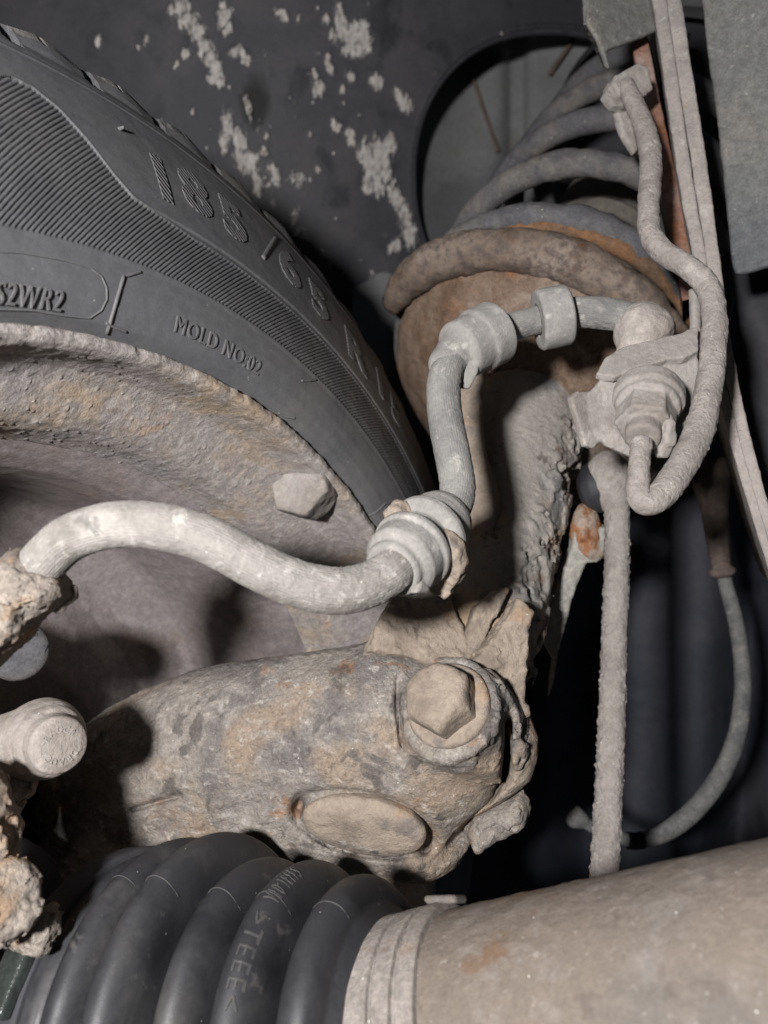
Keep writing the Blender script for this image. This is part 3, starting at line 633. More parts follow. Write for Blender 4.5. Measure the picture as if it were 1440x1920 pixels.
# ================================================================== BRAKE HOSE
hose = thing('brake_hose', P(640, 1110, .20), 'pale dusty brake hose curving across the wheel up to the body bracket', 'brake hose')
def flute(s, ph, r): return r+.00006*np.cos(44*ph+s*60)
hp = [(40, 1090, .207, 43), (75, 1060, .205, 43), (130, 1010, .203, 43.5), (210, 985, .202, 43.5), (300, 987, .202, 44), (390, 1012, .203, 44), (480, 1060, .205, 44), (560, 1095, .208, 44), (640, 1108, .212, 44), (700, 1092, .217, 42), (745, 1062, .222, 40), (800, 1010, .238, 36), (845, 962, .247, 34), (858, 915, .252, 33), (850, 860, .256, 33), (838, 800, .260, 33), (832, 750, .264, 32), (835, 705, .268, 31), (856, 668, .274, 29), (895, 640, .281, 27), (945, 618, .287, 26), (1000, 602, .290, 26), (1060, 588, .290, 28), (1120, 586, .288, 29), (1175, 596, .286, 29), (1210, 615, .285, 29)]
hi_ = 12
hose_disp = lambda V, N: .00012*fbm(V, 900, 3, 90)+.00020*np.maximum(0, fbm(V, 350, 3, 91))+.0003*sstep(.05, .4, fbm(V, 60, 2, 93))*np.abs(fbm(V, 600, 2, 92))
tube('hose_tube', [[*P(x, y, d), r/F*d] for x, y, d, r in hp[:13]], M['hose'], hose, 330, 204, hose_disp, flute, False)
tube('upper_hose_tube', [[*P(x, y, d), r/F*d] for x, y, d, r in hp[11:]], M['hose_upper'], hose, 300, 160, hose_disp, flute, False)
def ring_on(name, A, B, r, rin, mat, parent, lip=.0006, seed=0, hollow=True):
    A = np.asarray(A); B = np.asarray(B); a = nz(B-A); L = np.linalg.norm(B-A)
    pr = [(rin, .0015), (rin, 0), (r-lip, 0), (r, lip), (r, L-lip), (r-lip, L), (rin, L), (rin, L-.0015)]
    return lathe(name, A, a, pr, mat, parent, 80, lambda V, N: .00018*fbm(V, 200, 3, seed), .0008)
ring_on('collar', P(1008, 601, .289), P(1066, 590, .289)+0, .0113, .0058, M['hose_dark'], hose, .0008, 95)
# elbow collar with its hanging flap
c0, c1, c2 = P(930, 622, .285), P(880, 648, .279), P(845, 672, .2735)
def elbow(p):
    f = s_cyl(p, c0, P(893, 641, .281), .0118, .0010)
    f = smin(f, s_cyl(p, P(905, 635, .282), P(858, 660, .276), .0108, .0016), .0015)
    f = smin(f, s_caps(p, P(862, 656, .276), P(838, 682, .272), .0078, .0066), .003)
    f = np.minimum(f, s_plate(p, PLF, PGF, .0022, .0008))
    return f
PLF = Plane((860, 690, .270), (890, 680, .272), (875, 725, .270)); PGF = PLF.poly([(848, 672), (900, 668), (896, 700), (880, 730), (862, 728), (866, 700)])
solid('elbow_collar', elbow, c1-.03, c1+.03, .00065, M['hose_dark'], hose, lambda p: -.00012*fbm(p, 90, 3, 97), lambda V: .00008*fbm(V, 420, 3, 98))
# grommet at the strut clamp
gA, gB = P(733, 1072, .222), P(858, 945, .256); ga = nz(gB-gA)
gprof = [(.0060, 0), (.0080, 0), (.0088, .0010), (.0090, .0030), (.0106, .0042), (.0114, .0055), (.0116, .0110), (.0126, .0120), (.0126, .0140), (.0112, .0150), (.0100, .0160), (.0098, .0200), (.0122, .0212), (.0130, .0222), (.0130, .0242), (.0118, .0254), (.0110, .0268), (.0108, .0320), (.0098, .035), (.0075, .037), (.0060, .037)]
lathe('grommet', gA, ga, gprof, M['hose_dark'], hose, 120, lambda V, N: .00022*fbm(V, 160, 4, 99), .0007)
pl_g = Plane((775, 1065, .222), (800, 1090, .226), (785, 1110, .222))
part_plate('grommet_tab', pl_g, [(768, 1050), (792, 1060), (794, 1085), (800, 1112), (774, 1112), (777, 1085)], .0035, M['hose'], hose, .0002, .0006, 101)
# muddy end fitting at the body bracket
eC = P(1208, 618, .284)
solid('end_fitting', lambda p: smin(smin(s_ell(p, eC, (.0105, .0105, .0092)), s_caps(p, eC, P(1195, 655, .280), .0085, .0070), .004), s_ell(p, P(1245, 612, .286), (.0048,)*3), .002), eC-.024, eC+.024, .0007, M['mud'], hose, lambda p: -.0011*fbm(p, 110, 4, 103), lambda V: .0004*fbm(V, 480, 3, 104))
# crusted banjo fitting at the caliper end
pl_f = Plane((20, 1100, .206), (130, 1100, .209), (40, 1240, .206))
def banjo(p):
    pg = pl_f.poly([(-60, 1110), (20, 1032), (42, 1026), (70, 1045), (102, 1062), (132, 1092), (135, 1118), (95, 1150), (72, 1165), (60, 1195), (35, 1215), (0, 1250), (-60, 1260)])
    return s_puff(p, pl_f, pg, .0062, .0124, .0124)
lo, hi = bbox([P(-60, 1020, .206), P(140, 1265, .206)], .016)
solid('banjo_fitting', banjo, lo, hi, .00055, M['crust'], hose, lambda p: -.0011*(flakes(p, 120, 105)-1)-.0014*fbm(p, 100, 5, 106), lambda V: .0003*fbm(V, 600, 3, 107), .005)

# ================================================================== BRAKE CALIPER (left edge)
cal = thing('brake_caliper', P(-80, 1450, .19), 'muddy brake caliper parts with pale rubber pin boot at the left edge', 'brake caliper')
pa = nz([.62, -.76, .10]); pc_ = P(113, 1398, .235)
def pin(p):
    f = s_cyl(p, pc_-pa*.0070, pc_, .0088, .0022)
    for k in range(3): f = smin(f, s_cyl(p, pc_-pa*(.0063+.0045*(k+1)), pc_-pa*(.0028+.0045*(k+1)), 0.0098+.00056*k, .0017), .0011)
    f = smin(f, s_caps(p, pc_-pa*.017, P(-60, 1420, .258), .0119, .0098), .0056)
    t = (p-pc_)@pa; rad = np.linalg.norm(p-pc_-np.outer(t, pa), axis=1)
    return f+.0004*np.exp(-((rad-.0073)/.00055)**2)*(t > -.001)
lo, hi = bbox([pc_, P(-60, 1420, .258)], .018)
pinb = solid('pin_boot', pin, lo, hi, .00055, M['mud'], cal, None, lambda V: .00012*fbm(V, 300, 3, 111))
_, q1, q2 = frame(pa)
Vs, Fs, k = [], [], 0
for i in range(14):                                        # worn raised characters round the boot face
    if i in (0, 6, 7, 13): continue
    an = 2*np.pi*i/14+.3; Vt, Ft = text_mesh('BCOARDQE'[i % 8], .0022, .0003, .8); Vt[:, 0] -= .0007
    up = math.cos(an)*q1+math.sin(an)*q2; rt = np.cross(up, pa)
    Vs.append(pc_+np.outer(Vt[:, 0], rt)+np.outer(Vt[:, 1]+.0039, up)+np.outer(Vt[:, 2]+.00005, pa)); Fs += [tuple(j+k for j in f) for f in Ft]; k += len(Vt)
link('worn_lettering', np.vstack(Vs), Fs, M['mud'], pinb, smooth=False)
def lumpy(name, fn, c, r, mat, parent, seed, h=.0006, amp=.0012):
    return solid(name, fn, np.asarray(c)-r, np.asarray(c)+r, h, mat, parent, lambda p: -amp*(flakes(p, 110, seed)-1)-amp*1.2*fbm(p, 90, 5, seed+1), lambda V: .0003*fbm(V, 600, 3, seed+2), .006)
c = P(25, 1475, .248); lumpy('mud_clod', lambda p: smin(s_ell(p, P(28, 1468, .248), (.0062, .0082, .0053)), s_ell(p, P(-10, 1490, .250), (.0084,)*3), .003), c, .020, M['crust'], cal, 113)
lumpy('bracket_lug', lambda p: s_cyl(p, P(-60, 1700, .238), P(18, 1688, .204), .0096, .003), P(-10, 1694, .22), .030, M['crust'], cal, 116)
lumpy('lug_bolt', lambda p: s_caps(p, P(-60, 1742, .235), P(76, 1742, .219), .0058, .0056), P(10, 1742, .227), .025, M['crust'], cal, 117)
lumpy('bracket_arm', lambda p: s_caps(p, P(-78, 1530, .215), P(-70, 1690, .212), .0150, .0140), P(-75, 1600, .212), .036, M['tan'], cal, 119, .0007)
lumpy('caliper_body', lambda p: smin(s_caps(p, P(-170, 1290, .26), P(-170, 1800, .26), .026, .026), s_caps(p, P(-100, 1420, .26), P(-60, 1420, .258), .014, .013), .006), P(-170, 1470, .26), .088, M['crust'], cal, 122, .0012, .0014)
# dust cap with stamped characters, just behind the fitting
dc = P(36, 1222, .268); da = nz([.55, -.82, .02])
cap = lathe('dust_cap', dc, da, [(.0001, .0012), (.0070, .0014), (.0090, .0009), (.0102, -.0006), (.0106, -.003), (.0106, -.02)], M['spring'], cal, 64)
_, q1, q2 = frame(da)
for ch, x_, y_ in (('S', 66, 1188), ('7', 84, 1218)):
    Vt, Ft = text_mesh(ch, .0026, .0002, .9); cc = P(x_, y_, 1.); cc = cc*(((dc+da*.0014)@da)/(cc@da)); up = q2 if q2[2] > 0 else -q2; rt = np.cross(up, da); rt = rt if rt[0] > 0 else -rt
    link('stamped_character', cc+np.outer(Vt[:, 0]-.0007, rt)+np.outer(Vt[:, 1]-.001, up)+np.outer(Vt[:, 2], da), Ft, M['dark'], cap, smooth=False)

# ================================================================== DRIVE SHAFT
DO = np.array([.0115, .213, -.1475]); DA = nz([.85, -.36, .385]); DB = nz([.875, -.37, .205])
shaft = thing('drive_shaft', DO, 'drive shaft with black ribbed rubber boot and thick dusty tube', 'drive shaft')
lathe('shaft_tube', DO, DA, [(.010, -.004), (.0305, -.004), (.0312, .0), (.0312, .16), (.0305, .162), (.01, .162)], M['shaft'], shaft, 240, lambda V, N: .00022*fbm(V, 120, 4, 131)+.00025*sstep(.25, .5, fbm(V, 210, 3, 132)), .0012)
clamp = lathe('boot_clamp', DO, DA, [(.0305, -.006), (.0328, -.0058), (.0334, -.0045), (.0334, .0012), (.0320, .0016), (.0320, .0026), (.0336, .0030), (.0336, .0082), (.0320, .0086), (.0320, .0098), (.0338, .0102), (.0338, .0135), (.0330, .0150), (.0305, .0152)], M['clamp'], shaft, 200, lambda V, N: .00018*fbm(V, 160, 4, 133), .0005)
_, d1, d2 = frame(DB)
pk = [(-.0185, .0435), (-.0360, .0482), (-.0530, .0496), (-.0695, .0580), (-.0850, .0570)]
bpf = [(.0300, -.003), (.0318, -.004), (.0320, -.0065), (.0312, -.0085)]
for i, (t, r) in enumerate(pk):
    wv = .0064; rv = r-.0175 if i else r-.0120
    for an in np.linspace(-80, 90, 18):
        bpf.append((rv+(r-rv)*max(0., math.cos(math.radians(an)))**.55, t-wv*math.sin(math.radians(an))*1.0))
    if i < 4: nr = min(r, pk[i+1][1])-.0200; bpf += [(nr, t-.0074), (nr, t-.0098)]
bpf += [(.0500, -.0915), (.0520, -.093), (.0530, -.0955), (.0530, -.113), (.0515, -.115), (.02, -.115)]
def boot_disp(V, N):
    q = V-DO; t = q@DB; ang = np.arctan2(q@d2, q@d1)
    return .00008*fbm(V, 120, 3, 134)
boot = lathe('rubber_boot', DO, DB, bpf, M['rubber'], shaft, 260, boot_disp, .0012)
BPR = np.array(bpf)
def boot_r(t):
    m = np.argsort(BPR[:, 1]); return np.interp(t, BPR[m][:, 1], BPR[m][:, 0])
def boot_polar(px, py, r):
    ray = P(px, py, 1.); a2 = ray-DB*(ray@DB); b2 = -(DO-DB*(DO@DB))
    A_, B_, C_ = a2@a2, 2*(a2@b2), b2@b2-r*r; s = (-B_-math.sqrt(max(0, B_*B_-4*A_*C_)))/(2*A_)
    q = ray*s-DO; return q@DB, math.atan2(q@d2, q@d1)
def boot_text(name, body, px, py, rad, height, xs, sense):
    _, a0 = boot_polar(px, py, rad); t0 = pk[1][0]+.0006; Vt, Ft = text_mesh(body, height, .0004, xs)
    t = t0+Vt[:, 1]*1.0; an = a0+sense*Vt[:, 0]/rad; r = boot_r(t)+Vt[:, 2]
    V = DO+DB*t[:, None]+r[:, None]*(np.cos(an)[:, None]*d1+np.sin(an)[:, None]*d2)
    return link(name, V, Ft, M['rubber_letter'], boot, smooth=False)
M['rubber_letter'] = material('boot_lettering_rubber', S(74, 73, 72), [(S(58, 58, 59), 60, .45, .62)], .6, .4, [(2200, .00006)])
sense = 1 if PX((DO+DB*-.0312+.050*(math.cos(boot_polar(520, 1750, .050)[1]+.1)*d1+math.sin(boot_polar(520, 1750, .050)[1]+.1)*d2))[None])[1][0] > 1750 else -1
boot_text('material_lettering', '>TEEE<', 505, 1712, .0470, .0042, 1.25, sense)
boot_text('number_lettering', '54331-01A', 598, 1632, .0470, .0040, .60, sense)
# moulding seams over each ridge
Vs, Fs, k = [], [], 0
for i, (t, r) in enumerate(pk):
    x_, y_ = [(612, 1690), (470, 1672), (380, 1665), (325, 1640), (262, 1640)][i]
    _, a0 = boot_polar(x_, y_, r)
    pts = []
    for q in np.linspace(-.0060, .0060, 9):
        rr_ = boot_r(t+q)+.00005; pts.append([*(DO+DB*(t+q)+rr_*(math.cos(a0)*d1+math.sin(a0)*d2)), .00022])
    V_, F_ = sweep(pts, 24, 6); Vs.append(V_); Fs += [tuple(j+k for j in f) for f in fix_tris(F_)]; k += len(V_)
link('moulding_seams', np.vstack(Vs), Fs, M['rubber_letter'], boot)
lathe('large_clamp', DO, DB, [(.0520, -.0985), (.0545, -.0988), (.0549, -.100), (.0549, -.109), (.0545, -.110), (.0520, -.1103)], M['dark'], shaft, 160, lambda V, N: .0004*fbm(V, 120, 4, 135), .0008)
tc2, ac2 = .008, boot_polar(768, 1690, .0335)[1]
cu2 = math.cos(ac2)*d1+math.sin(ac2)*d2; cs2 = np.cross(DB, cu2); cc2 = DO+DA*.0085+.0345*cu2
def tab(p):
    q = np.stack([np.abs((p-cc2)@DA)-.0050, np.abs((p-cc2)@cs2)-.0045, np.abs((p-cc2)@cu2)-.0012], 1)+.0010
    return np.linalg.norm(np.maximum(q, 0), axis=1)+np.minimum(q.max(1), 0)-.0010
solid('clamp_tab', tab, cc2-.011, cc2+.011, .0006, M['shaft'], shaft)
# raised crimp of the large clamp
tc_, ac_ = boot_polar(85, 1835, .0560)
cc = DO+DB*-.1045+.0560*(math.cos(ac_)*d1+math.sin(ac_)*d2); up = math.cos(ac_)*d1+math.sin(ac_)*d2; sd = np.cross(DB, up)
def crimp(p):
    x, y, z = (p-cc)@DB, (p-cc)@sd, (p-cc)@up
    q = np.stack([np.abs(x)-.0050, np.abs(y)-.0105, np.abs(z)-.0026], 1)+.0018
    return np.linalg.norm(np.maximum(q, 0), axis=1)+np.minimum(q.max(1), 0)-.0018
solid('clamp_crimp', crimp, cc-.016, cc+.016, .0006, M['shiny'], shaft, lambda p: -.0006*fbm(p, 90, 3, 136))

# ================================================================== BODY: hose bracket, brake pipe, flange, panels
hb = thing('brake_hose_bracket', P(1210, 720, .275), 'bent grey steel bracket holding the hose end and pipe nut', 'bracket')
pl1 = Plane((1100, 780, .266), (1290, 720, .272), (1180, 870, .268))
dp = lambda x, y: pl1.hit(x, y)[1]
pl2 = Plane((1140, 708, dp(1140, 708)-.0034), (1290, 672, dp(1290, 672)-.0034), (1220, 642, dp(1220, 642)+.0045))
pl3 = Plane((1066, 745, .2630), (1112, 742, .2680), (1100, 835, .2655))
pgb = [pl1.poly([(1100, 742), (1135, 700), (1180, 682), (1300, 658), (1312, 700), (1306, 770), (1275, 815), (1230, 850), (1180, 858), (1135, 838), (1105, 800)]),
       pl2.poly([(1116, 706), (1132, 678), (1165, 655), (1215, 643), (1275, 630), (1298, 618), (1308, 622), (1308, 662), (1282, 676), (1250, 678), (1205, 694), (1150, 712)]),
       pl3.poly([(1066, 746), (1078, 735), (1116, 735), (1122, 830), (1108, 842), (1093, 838)])]
def brk(p):
    f = smin(s_plate(p, pl1, pgb[0], .0030, .0005), s_plate(p, pl2, pgb[1], .0030, .0005), .0008)
    return smin(f, s_plate(p, pl3, pgb[2], .0030, .0005), .0006)
lo, hi = bbox([pl1.hit(1100, 742), pl1.hit(1312, 658), pl1.hit(1180, 860), pl2.hit(1215, 640), pl2.hit(1116, 706), pl3.hit(1064, 740)], .008)
solid('bracket_plate', brk, lo, hi, .0005, M['mud_thin'], hb, lambda p: -.00035*fbm(p, 60, 3, 141), lambda V: .00018*fbm(V, 500, 3, 142))
pl4 = Plane((1298, 560, .29), (1318, 560, .283), (1300, 650, .282))
part_plate('bracket_stay', pl4, [(1296, 545), (1308, 540), (1310, 600), (1308, 655), (1296, 650), (1298, 620)], .0036, M['mud_thin'], hb, .00015, .0005, 147)
nA = P(1216, 748, .262); nB = P(1202, 842, .245); na = nz(nB-nA)
def nut(p):
    f = s_cyl(p, nA-na*.004, nA+na*.0030, .0118, .0015)
    f = smin(f, s_cyl(p, nA+na*.001, nA+na*.0060, .0106, .0010), .0006)
    f = smin(f, s_hex(p, nA+na*.005, nA+na*.0155, .0098, .0007, .3), .0005)
    f = smin(f, s_cyl(p, nA+na*.012, nA+na*.0215, .0058, .0012), .0012)
    return f
solid('pipe_nut', nut, nA+na*.008-.026, nA+na*.008+.026, .0006, M['mud_thin'], hb, lambda p: -.00025*fbm(p, 110, 4, 149), lambda V: .0002*fbm(V, 480, 3, 151))
pl5 = Plane((1240, 800, .252), (1262, 800, .246), (1245, 860, .250))
part_plate('retaining_clip', pl5, [(1232, 762), (1250, 765), (1262, 790), (1258, 830), (1246, 858), (1236, 858), (1226, 832), (1240, 812)], .0040, M['mud_thin'], hb, .0005, .0005, 153)

pipe = thing('brake_pipe', P(1220, 430, .3), 'mud-caked steel brake pipe bent from the upper clip down into a hook', 'brake pipe')
pp = [(1172, 160, .335, 16), (1186, 188, .330, 17), (1205, 230, .322, 18), (1219, 285, .314, 20), (1219, 340, .306, 20), (1216, 395, .298, 19.5), (1219, 438, .292, 20), (1245, 474, .286, 20.5), (1290, 502, .280, 21), (1325, 536, .275, 22), (1338, 590, .270, 22.5), (1337, 660, .265, 23.5), (1327, 740, .258, 25), (1308, 815, .250, 27), (1280, 872, .243, 27.5), (1248, 918, .237, 27), (1220, 942, .234, 25), (1200, 935, .234, 22), (1196, 905, .236, 20), (1199, 865, .240, 19.5), (1202, 828, .244, 19.5)]
def pipe_disp(V, N):
    side = np.maximum(0, N@nz([.7, .2, -.5]))
    return .00035*fbm(V, 260, 3, 161)+.0005*side*np.maximum(0, fbm(V, 700, 2, 162))+.0003*np.maximum(0, fbm(V, 900, 2, 163))
tube('pipe_tube', [[*P(x, y, d), r/F*d] for x, y, d, r in pp], M['link'], pipe, 620, 64, pipe_disp)

clip = thing('pipe_clip', P(1172, 165, .34), 'small grey block clip holding the top of the pipe', 'pipe clip')
pl6 = Plane((1140, 165, .338), (1200, 160, .342), (1160, 205, .338))
part_plate('clip_block', pl6, [(1137, 172), (1142, 155), (1172, 138), (1186, 130), (1204, 140), (1212, 180), (1196, 196), (1172, 200), (1152, 194)], .012, M['mud_thin'], clip, .0004, .0007, 171)
part_plate('clip_leg', pl6, [(1160, 175), (1190, 180), (1200, 225), (1210, 270), (1200, 280), (1182, 250), (1170, 215)], .004, M['mud_thin'], clip, .0003, .0007, 173, None, -.006)

# the body seam: two sheets whose edges face us, running back from the camera
def sheet_between(name, cl, width, depth_vec, mat, parent, n=220, seed=0, rough=.0004):
    """strip: centre line of (px,py,d), width in m across, swept back along depth_vec"""
    c = spline([P(x, y, d) for x, y, d in cl], n); T = np.gradient(c, axis=0); T /= np.linalg.norm(T, axis=1, keepdims=True)
    back = np.asarray(depth_vec, float); side = np.cross(T, nz(back)); side /= np.linalg.norm(side, axis=1, keepdims=True)
    side[side[:, 0] < 0] *= -1
    wv = width if np.ndim(width) else np.full(n, width)
    sec = [(-1, 60), (-1, 20), (-1, 8), (-1, 2), (-.96, .5), (-.82, .08), (-.4, 0), (0, -.05), (.4, 0), (.82, .08), (.96, .5), (1, 2), (1, 8), (1, 20), (1, 60)]
    V = []
    for sx, sb in sec: V.append(c+side*(sx*wv[:, None]/2)+back*(sb*.001/.060 if sb > 0 else 0)+nz(back)*(sb*.001 if sb < 0 else 0))
    V = np.stack(V, 1).reshape(-1, 3); Fc = grid_faces(n, len(sec), True); N = normals(V, Fc)
    if (N[7+len(sec)*(n//2)]@nz(back)) > 0: Fc = Fc[:, ::-1]; N = -N
    V = V+N*(rough*fbm(V, 200, 4, seed)+rough*.6*np.maximum(0, fbm(V, 600, 2, seed+1)))[:, None]
    return link(name, V, Fc, mat, parent)
seam = thing('body_seam', P(1300, 500, .33), 'long folded sheet-metal seam caked in mud with a dark crack down its middle', 'body seam')
bk = np.array([.025, .060, .0])
cl_in = [(1214, -90, .345), (1236, 0, .340), (1255, 130, .332), (1274, 260, .325), (1293, 380, .318), (1310, 470, .312), (1320, 560, .306), (1340, 680, .298), (1372, 800, .291), (1400, 900, .285), (1432, 1010, .280), (1462, 1100, .276)]
cl_out = [(1244, -90, .343), (1263, 0, .338), (1283, 130, .330), (1304, 260, .323), (1322, 380, .316), (1335, 470, .310), (1348, 560, .304), (1366, 680, .296), (1392, 800, .289), (1418, 900, .283), (1450, 1010, .278), (1480, 1100, .274)]
wi = np.interp(np.linspace(0, 1, 220), [0, .4, .6, 1], [.0061, .0056, .0044, .0034])
wo = np.interp(np.linspace(0, 1, 220), [0, .4, .6, 1], [.0064, .0058, .0046, .0034])
sheet_between('inner_sheet', cl_in, wi, bk*1.2, M['flange'], seam, seed=181)
sheet_between('outer_sheet', cl_out, wo, bk, M['flange'], seam, seed=183)
sheet_between('primer_sheet', [(1196, 60, .372), (1212, 140, .366), (1232, 240, .358), (1252, 330, .350), (1270, 410, .344), (1285, 480, .338), (1296, 560, .332)], .0075, np.array([.024, .06, 0]), M['rust'], seam, seed=185)

up_b = thing('top_bracket', P(1160, 40, .36), 'grey folded bracket with paint chips hanging at the top edge', 'bracket')
pl7 = Plane((1100, 20, .352), (1230, 20, .362), (1140, 130, .350))
part_plate('bracket_face', pl7, [(1095, -60), (1228, -60), (1232, 58), (1205, 70), (1140, 95), (1136, 100), (1142, 130), (1134, 122), (1120, 80), (1098, 42)], .0026, M['panel'], up_b, .0002, .0007, 187)
pl8 = Plane((1096, 0, .352), (1110, 0, .372), (1100, 60, .353))
part_plate('bracket_fold', pl8, [(1094, -60), (1110, -60), (1112, 60), (1140, 128), (1134, 126), (1098, 46)], .0022, M['panel'], up_b, .0002, .0007, 189)

fend = thing('fender_panel', P(1400, 250, .33), 'grey bluish sheet panel with rounded lower corner at the upper right', 'body panel')
pl9 = Plane((1310, 0, .345), (1480, 0, .325), (1380, 510, .335))
part_plate('panel_sheet', pl9, [(1303, -120), (1620, -120), (1620, 470), (1460, 497), (1400, 515), (1380, 516), (1374, 500), (1362, 380), (1345, 220), (1325, 90)], .0040, M['panel'], fend, .0002, .0010, 191)
low = thing('lower_panel', P(1420, 700, .36), 'dark grey stained panel below the bluish sheet at the right edge', 'body panel')
pl10 = Plane((1390, 520, .40), (1500, 520, .39), (1440, 900, .37))
part_plate('panel_sheet', pl10, [(1350, 430), (1640, 430), (1640, 1080), (1468, 1080), (1420, 900), (1392, 700), (1376, 520)], .003, M['dark'], low, .0002, .0014, 193)

# ================================================================== STABILISER LINK, BAR, CABLE
lk = thing('stabiliser_link', P(1140, 1250, .30), 'upright gritty grey link rod behind the strut ending at a ball joint', 'link rod')
tube('link_rod', [[*P(x, y, d), r/F*d] for x, y, d, r in [(1152, 868, .345, 26), (1154, 905, .344, 25), (1157, 950, .342, 22.5), (1157, 1050, .337, 22.5), (1152, 1200, .328, 23), (1147, 1350, .318, 24.5), (1141, 1500, .308, 25.5), (1134, 1640, .298, 26.5), (1130, 1760, .290, 27)]], M['link'], lk, 520, 72, lambda V, N: .0002*fbm(V, 300, 3, 201)+.0007*np.maximum(0, fbm(V, 650, 2, 202))*(.4+np.abs(N[:, 0])))
jc = P(1126, 912, .350)
lathe('joint_boot', jc, [-.75, .55, -.2], [(.0110, -.008), (.0122, -.004), (.0124, .001), (.0112, .005), (.0080, .008), (.004, .009)], M['rubber'], lk, 60, None, .001)
lathe('red_ring', jc, [-.75, .55, -.2], [(.0112, -.0066), (.0123, -.0064), (.0123, -.0057), (.0112, -.0055)], M['red'], lk, 60, lambda V, N: .0002*fbm(V, 300, 3, 203), .0006)
solid('joint_head', lambda p: smin(s_ell(p, P(1140, 900, .346), (.0105, .0105, .0130)), s_caps(p, P(1146, 900, .345), P(1156, 950, .342), .0085, .0056), .004), jc-.03, jc+.03, .0008, M['link'], lk, lambda p: -.0005*fbm(p, 120, 3, 204))
bar = thing('stabiliser_bar', P(1060, 1080, .38), 'pale flattened end of a stabiliser bar with an orange rusty joint behind the link', 'stabiliser bar')
pl11 = Plane((1090, 1000, .350), (1130, 1010, .350), (1030, 1220, .365))
part_plate('bar_end', pl11, [(1075, 985), (1134, 985), (1132, 1030), (1118, 1052), (1096, 1050), (1070, 1120), (1045, 1220), (1030, 1310), (1027, 1310), (1036, 1235), (1014, 1195), (1040, 1100), (1068, 1030)], .0075, M['bare'], bar, .0003, .0008, 205)
solid('rusty_joint', lambda p: smin(s_ell(p, P(1098, 985, .350), (.0062, .0060, .0100)), s_ell(p, P(1110, 1022, .351), (.0075, .0040, .0080)), .005), P(1100, 992, .346)-.02, P(1100, 992, .346)+.02, .0007, M['orange'], bar, lambda p: -.0010*fbm(p, 110, 4, 206), lambda V: .0003*fbm(V, 500, 3, 207))
cb = thing('sensor_cable', P(1390, 1250, .42), 'thin grey cable looping down from a brown sleeve at the lower right', 'cable')
tube('cable', [[*P(x, y, d), r/F*d] for x, y, d, r in [(1352, 1060, .42, 12), (1362, 1100, .42, 13), (1378, 1160, .42, 14), (1390, 1230, .42, 14.5), (1392, 1310, .42, 15.5), (1380, 1385, .415, 16.5), (1350, 1455, .41, 17.5), (1305, 1515, .405, 18), (1255, 1556, .40, 17), (1210, 1574, .40, 14), (1165, 1572, .40, 12), (1120, 1555, .40, 11), (1085, 1535, .40, 11)]], M['cable'], cb, 300, 28, lambda V, N: .0002*fbm(V, 300, 3, 211))
tube('tape_band', [[*P(x, y, .40), 15.5/F*.40] for x, y in [(1206, 1575), (1192, 1577), (1176, 1576)]], M['tape'], cb, 12, 24)
tube('cable_end', [[*P(x, y, .40), r/F*.40] for x, y, r in [(1096, 1542, 13), (1088, 1537, 17), (1080, 1533, 20), (1074, 1530, 19), (1070, 1527, 11)]], M['cable'], cb, 30, 20)
tube('cable_sleeve', [[*P(x, y, .42), r/F*.42] for x, y, r in [(1328, 860, 34), (1331, 888, 36), (1334, 910, 33), (1339, 950, 25), (1344, 1000, 21), (1350, 1050, 18), (1352, 1062, 18), (1353, 1068, 24), (1354, 1076, 23), (1355, 1082, 15)]], M['sleeve'], cb, 90, 36, lambda V, N: .0002*fbm(V, 200, 3, 213))

# ================================================================== WHEEL ARCH LINER, INNER WING, ENGINE SHIELD
liner = thing('wheel_arch_liner', P(500, 250, .56), 'black plastic wheel arch liner splashed with pale mud and pierced by a round opening', 'wheel arch liner')
LPn = Plane((100, 100, .52), (800, 200, .57), (500, 600, .60))
hole_c = np.array([1010., 330.]); 
nx, ny = 560, 520
xs = np.linspace(-420, 1300, nx); ys = np.linspace(-420, 1000, ny)
XX, YY = np.meshgrid(xs, ys, indexing='ij')
ray = np.stack([(XX-720)/F, np.ones_like(XX), -(YY-960)/F], -1); den = ray@LPn.n; Vl = ray*((LPn.o@LPn.n)/den)[..., None]
u_, v_, _ = LPn.uv(Vl.reshape(-1, 3)); Vl = Vl-LPn.n*(.9*((u_-.15)**2)+.35*np.abs(v_)**2).reshape(nx, ny)[..., None]*.9
def hole_f(x, y):                                          # superellipse-like opening outline
    X_ = (x-1030)/(256+0*y); Y_ = (y-330)/(276+0*y)
    return (np.abs(X_)**2.2+np.abs(Y_)**2.2)**(1/2.2)
H = hole_f(XX, YY)
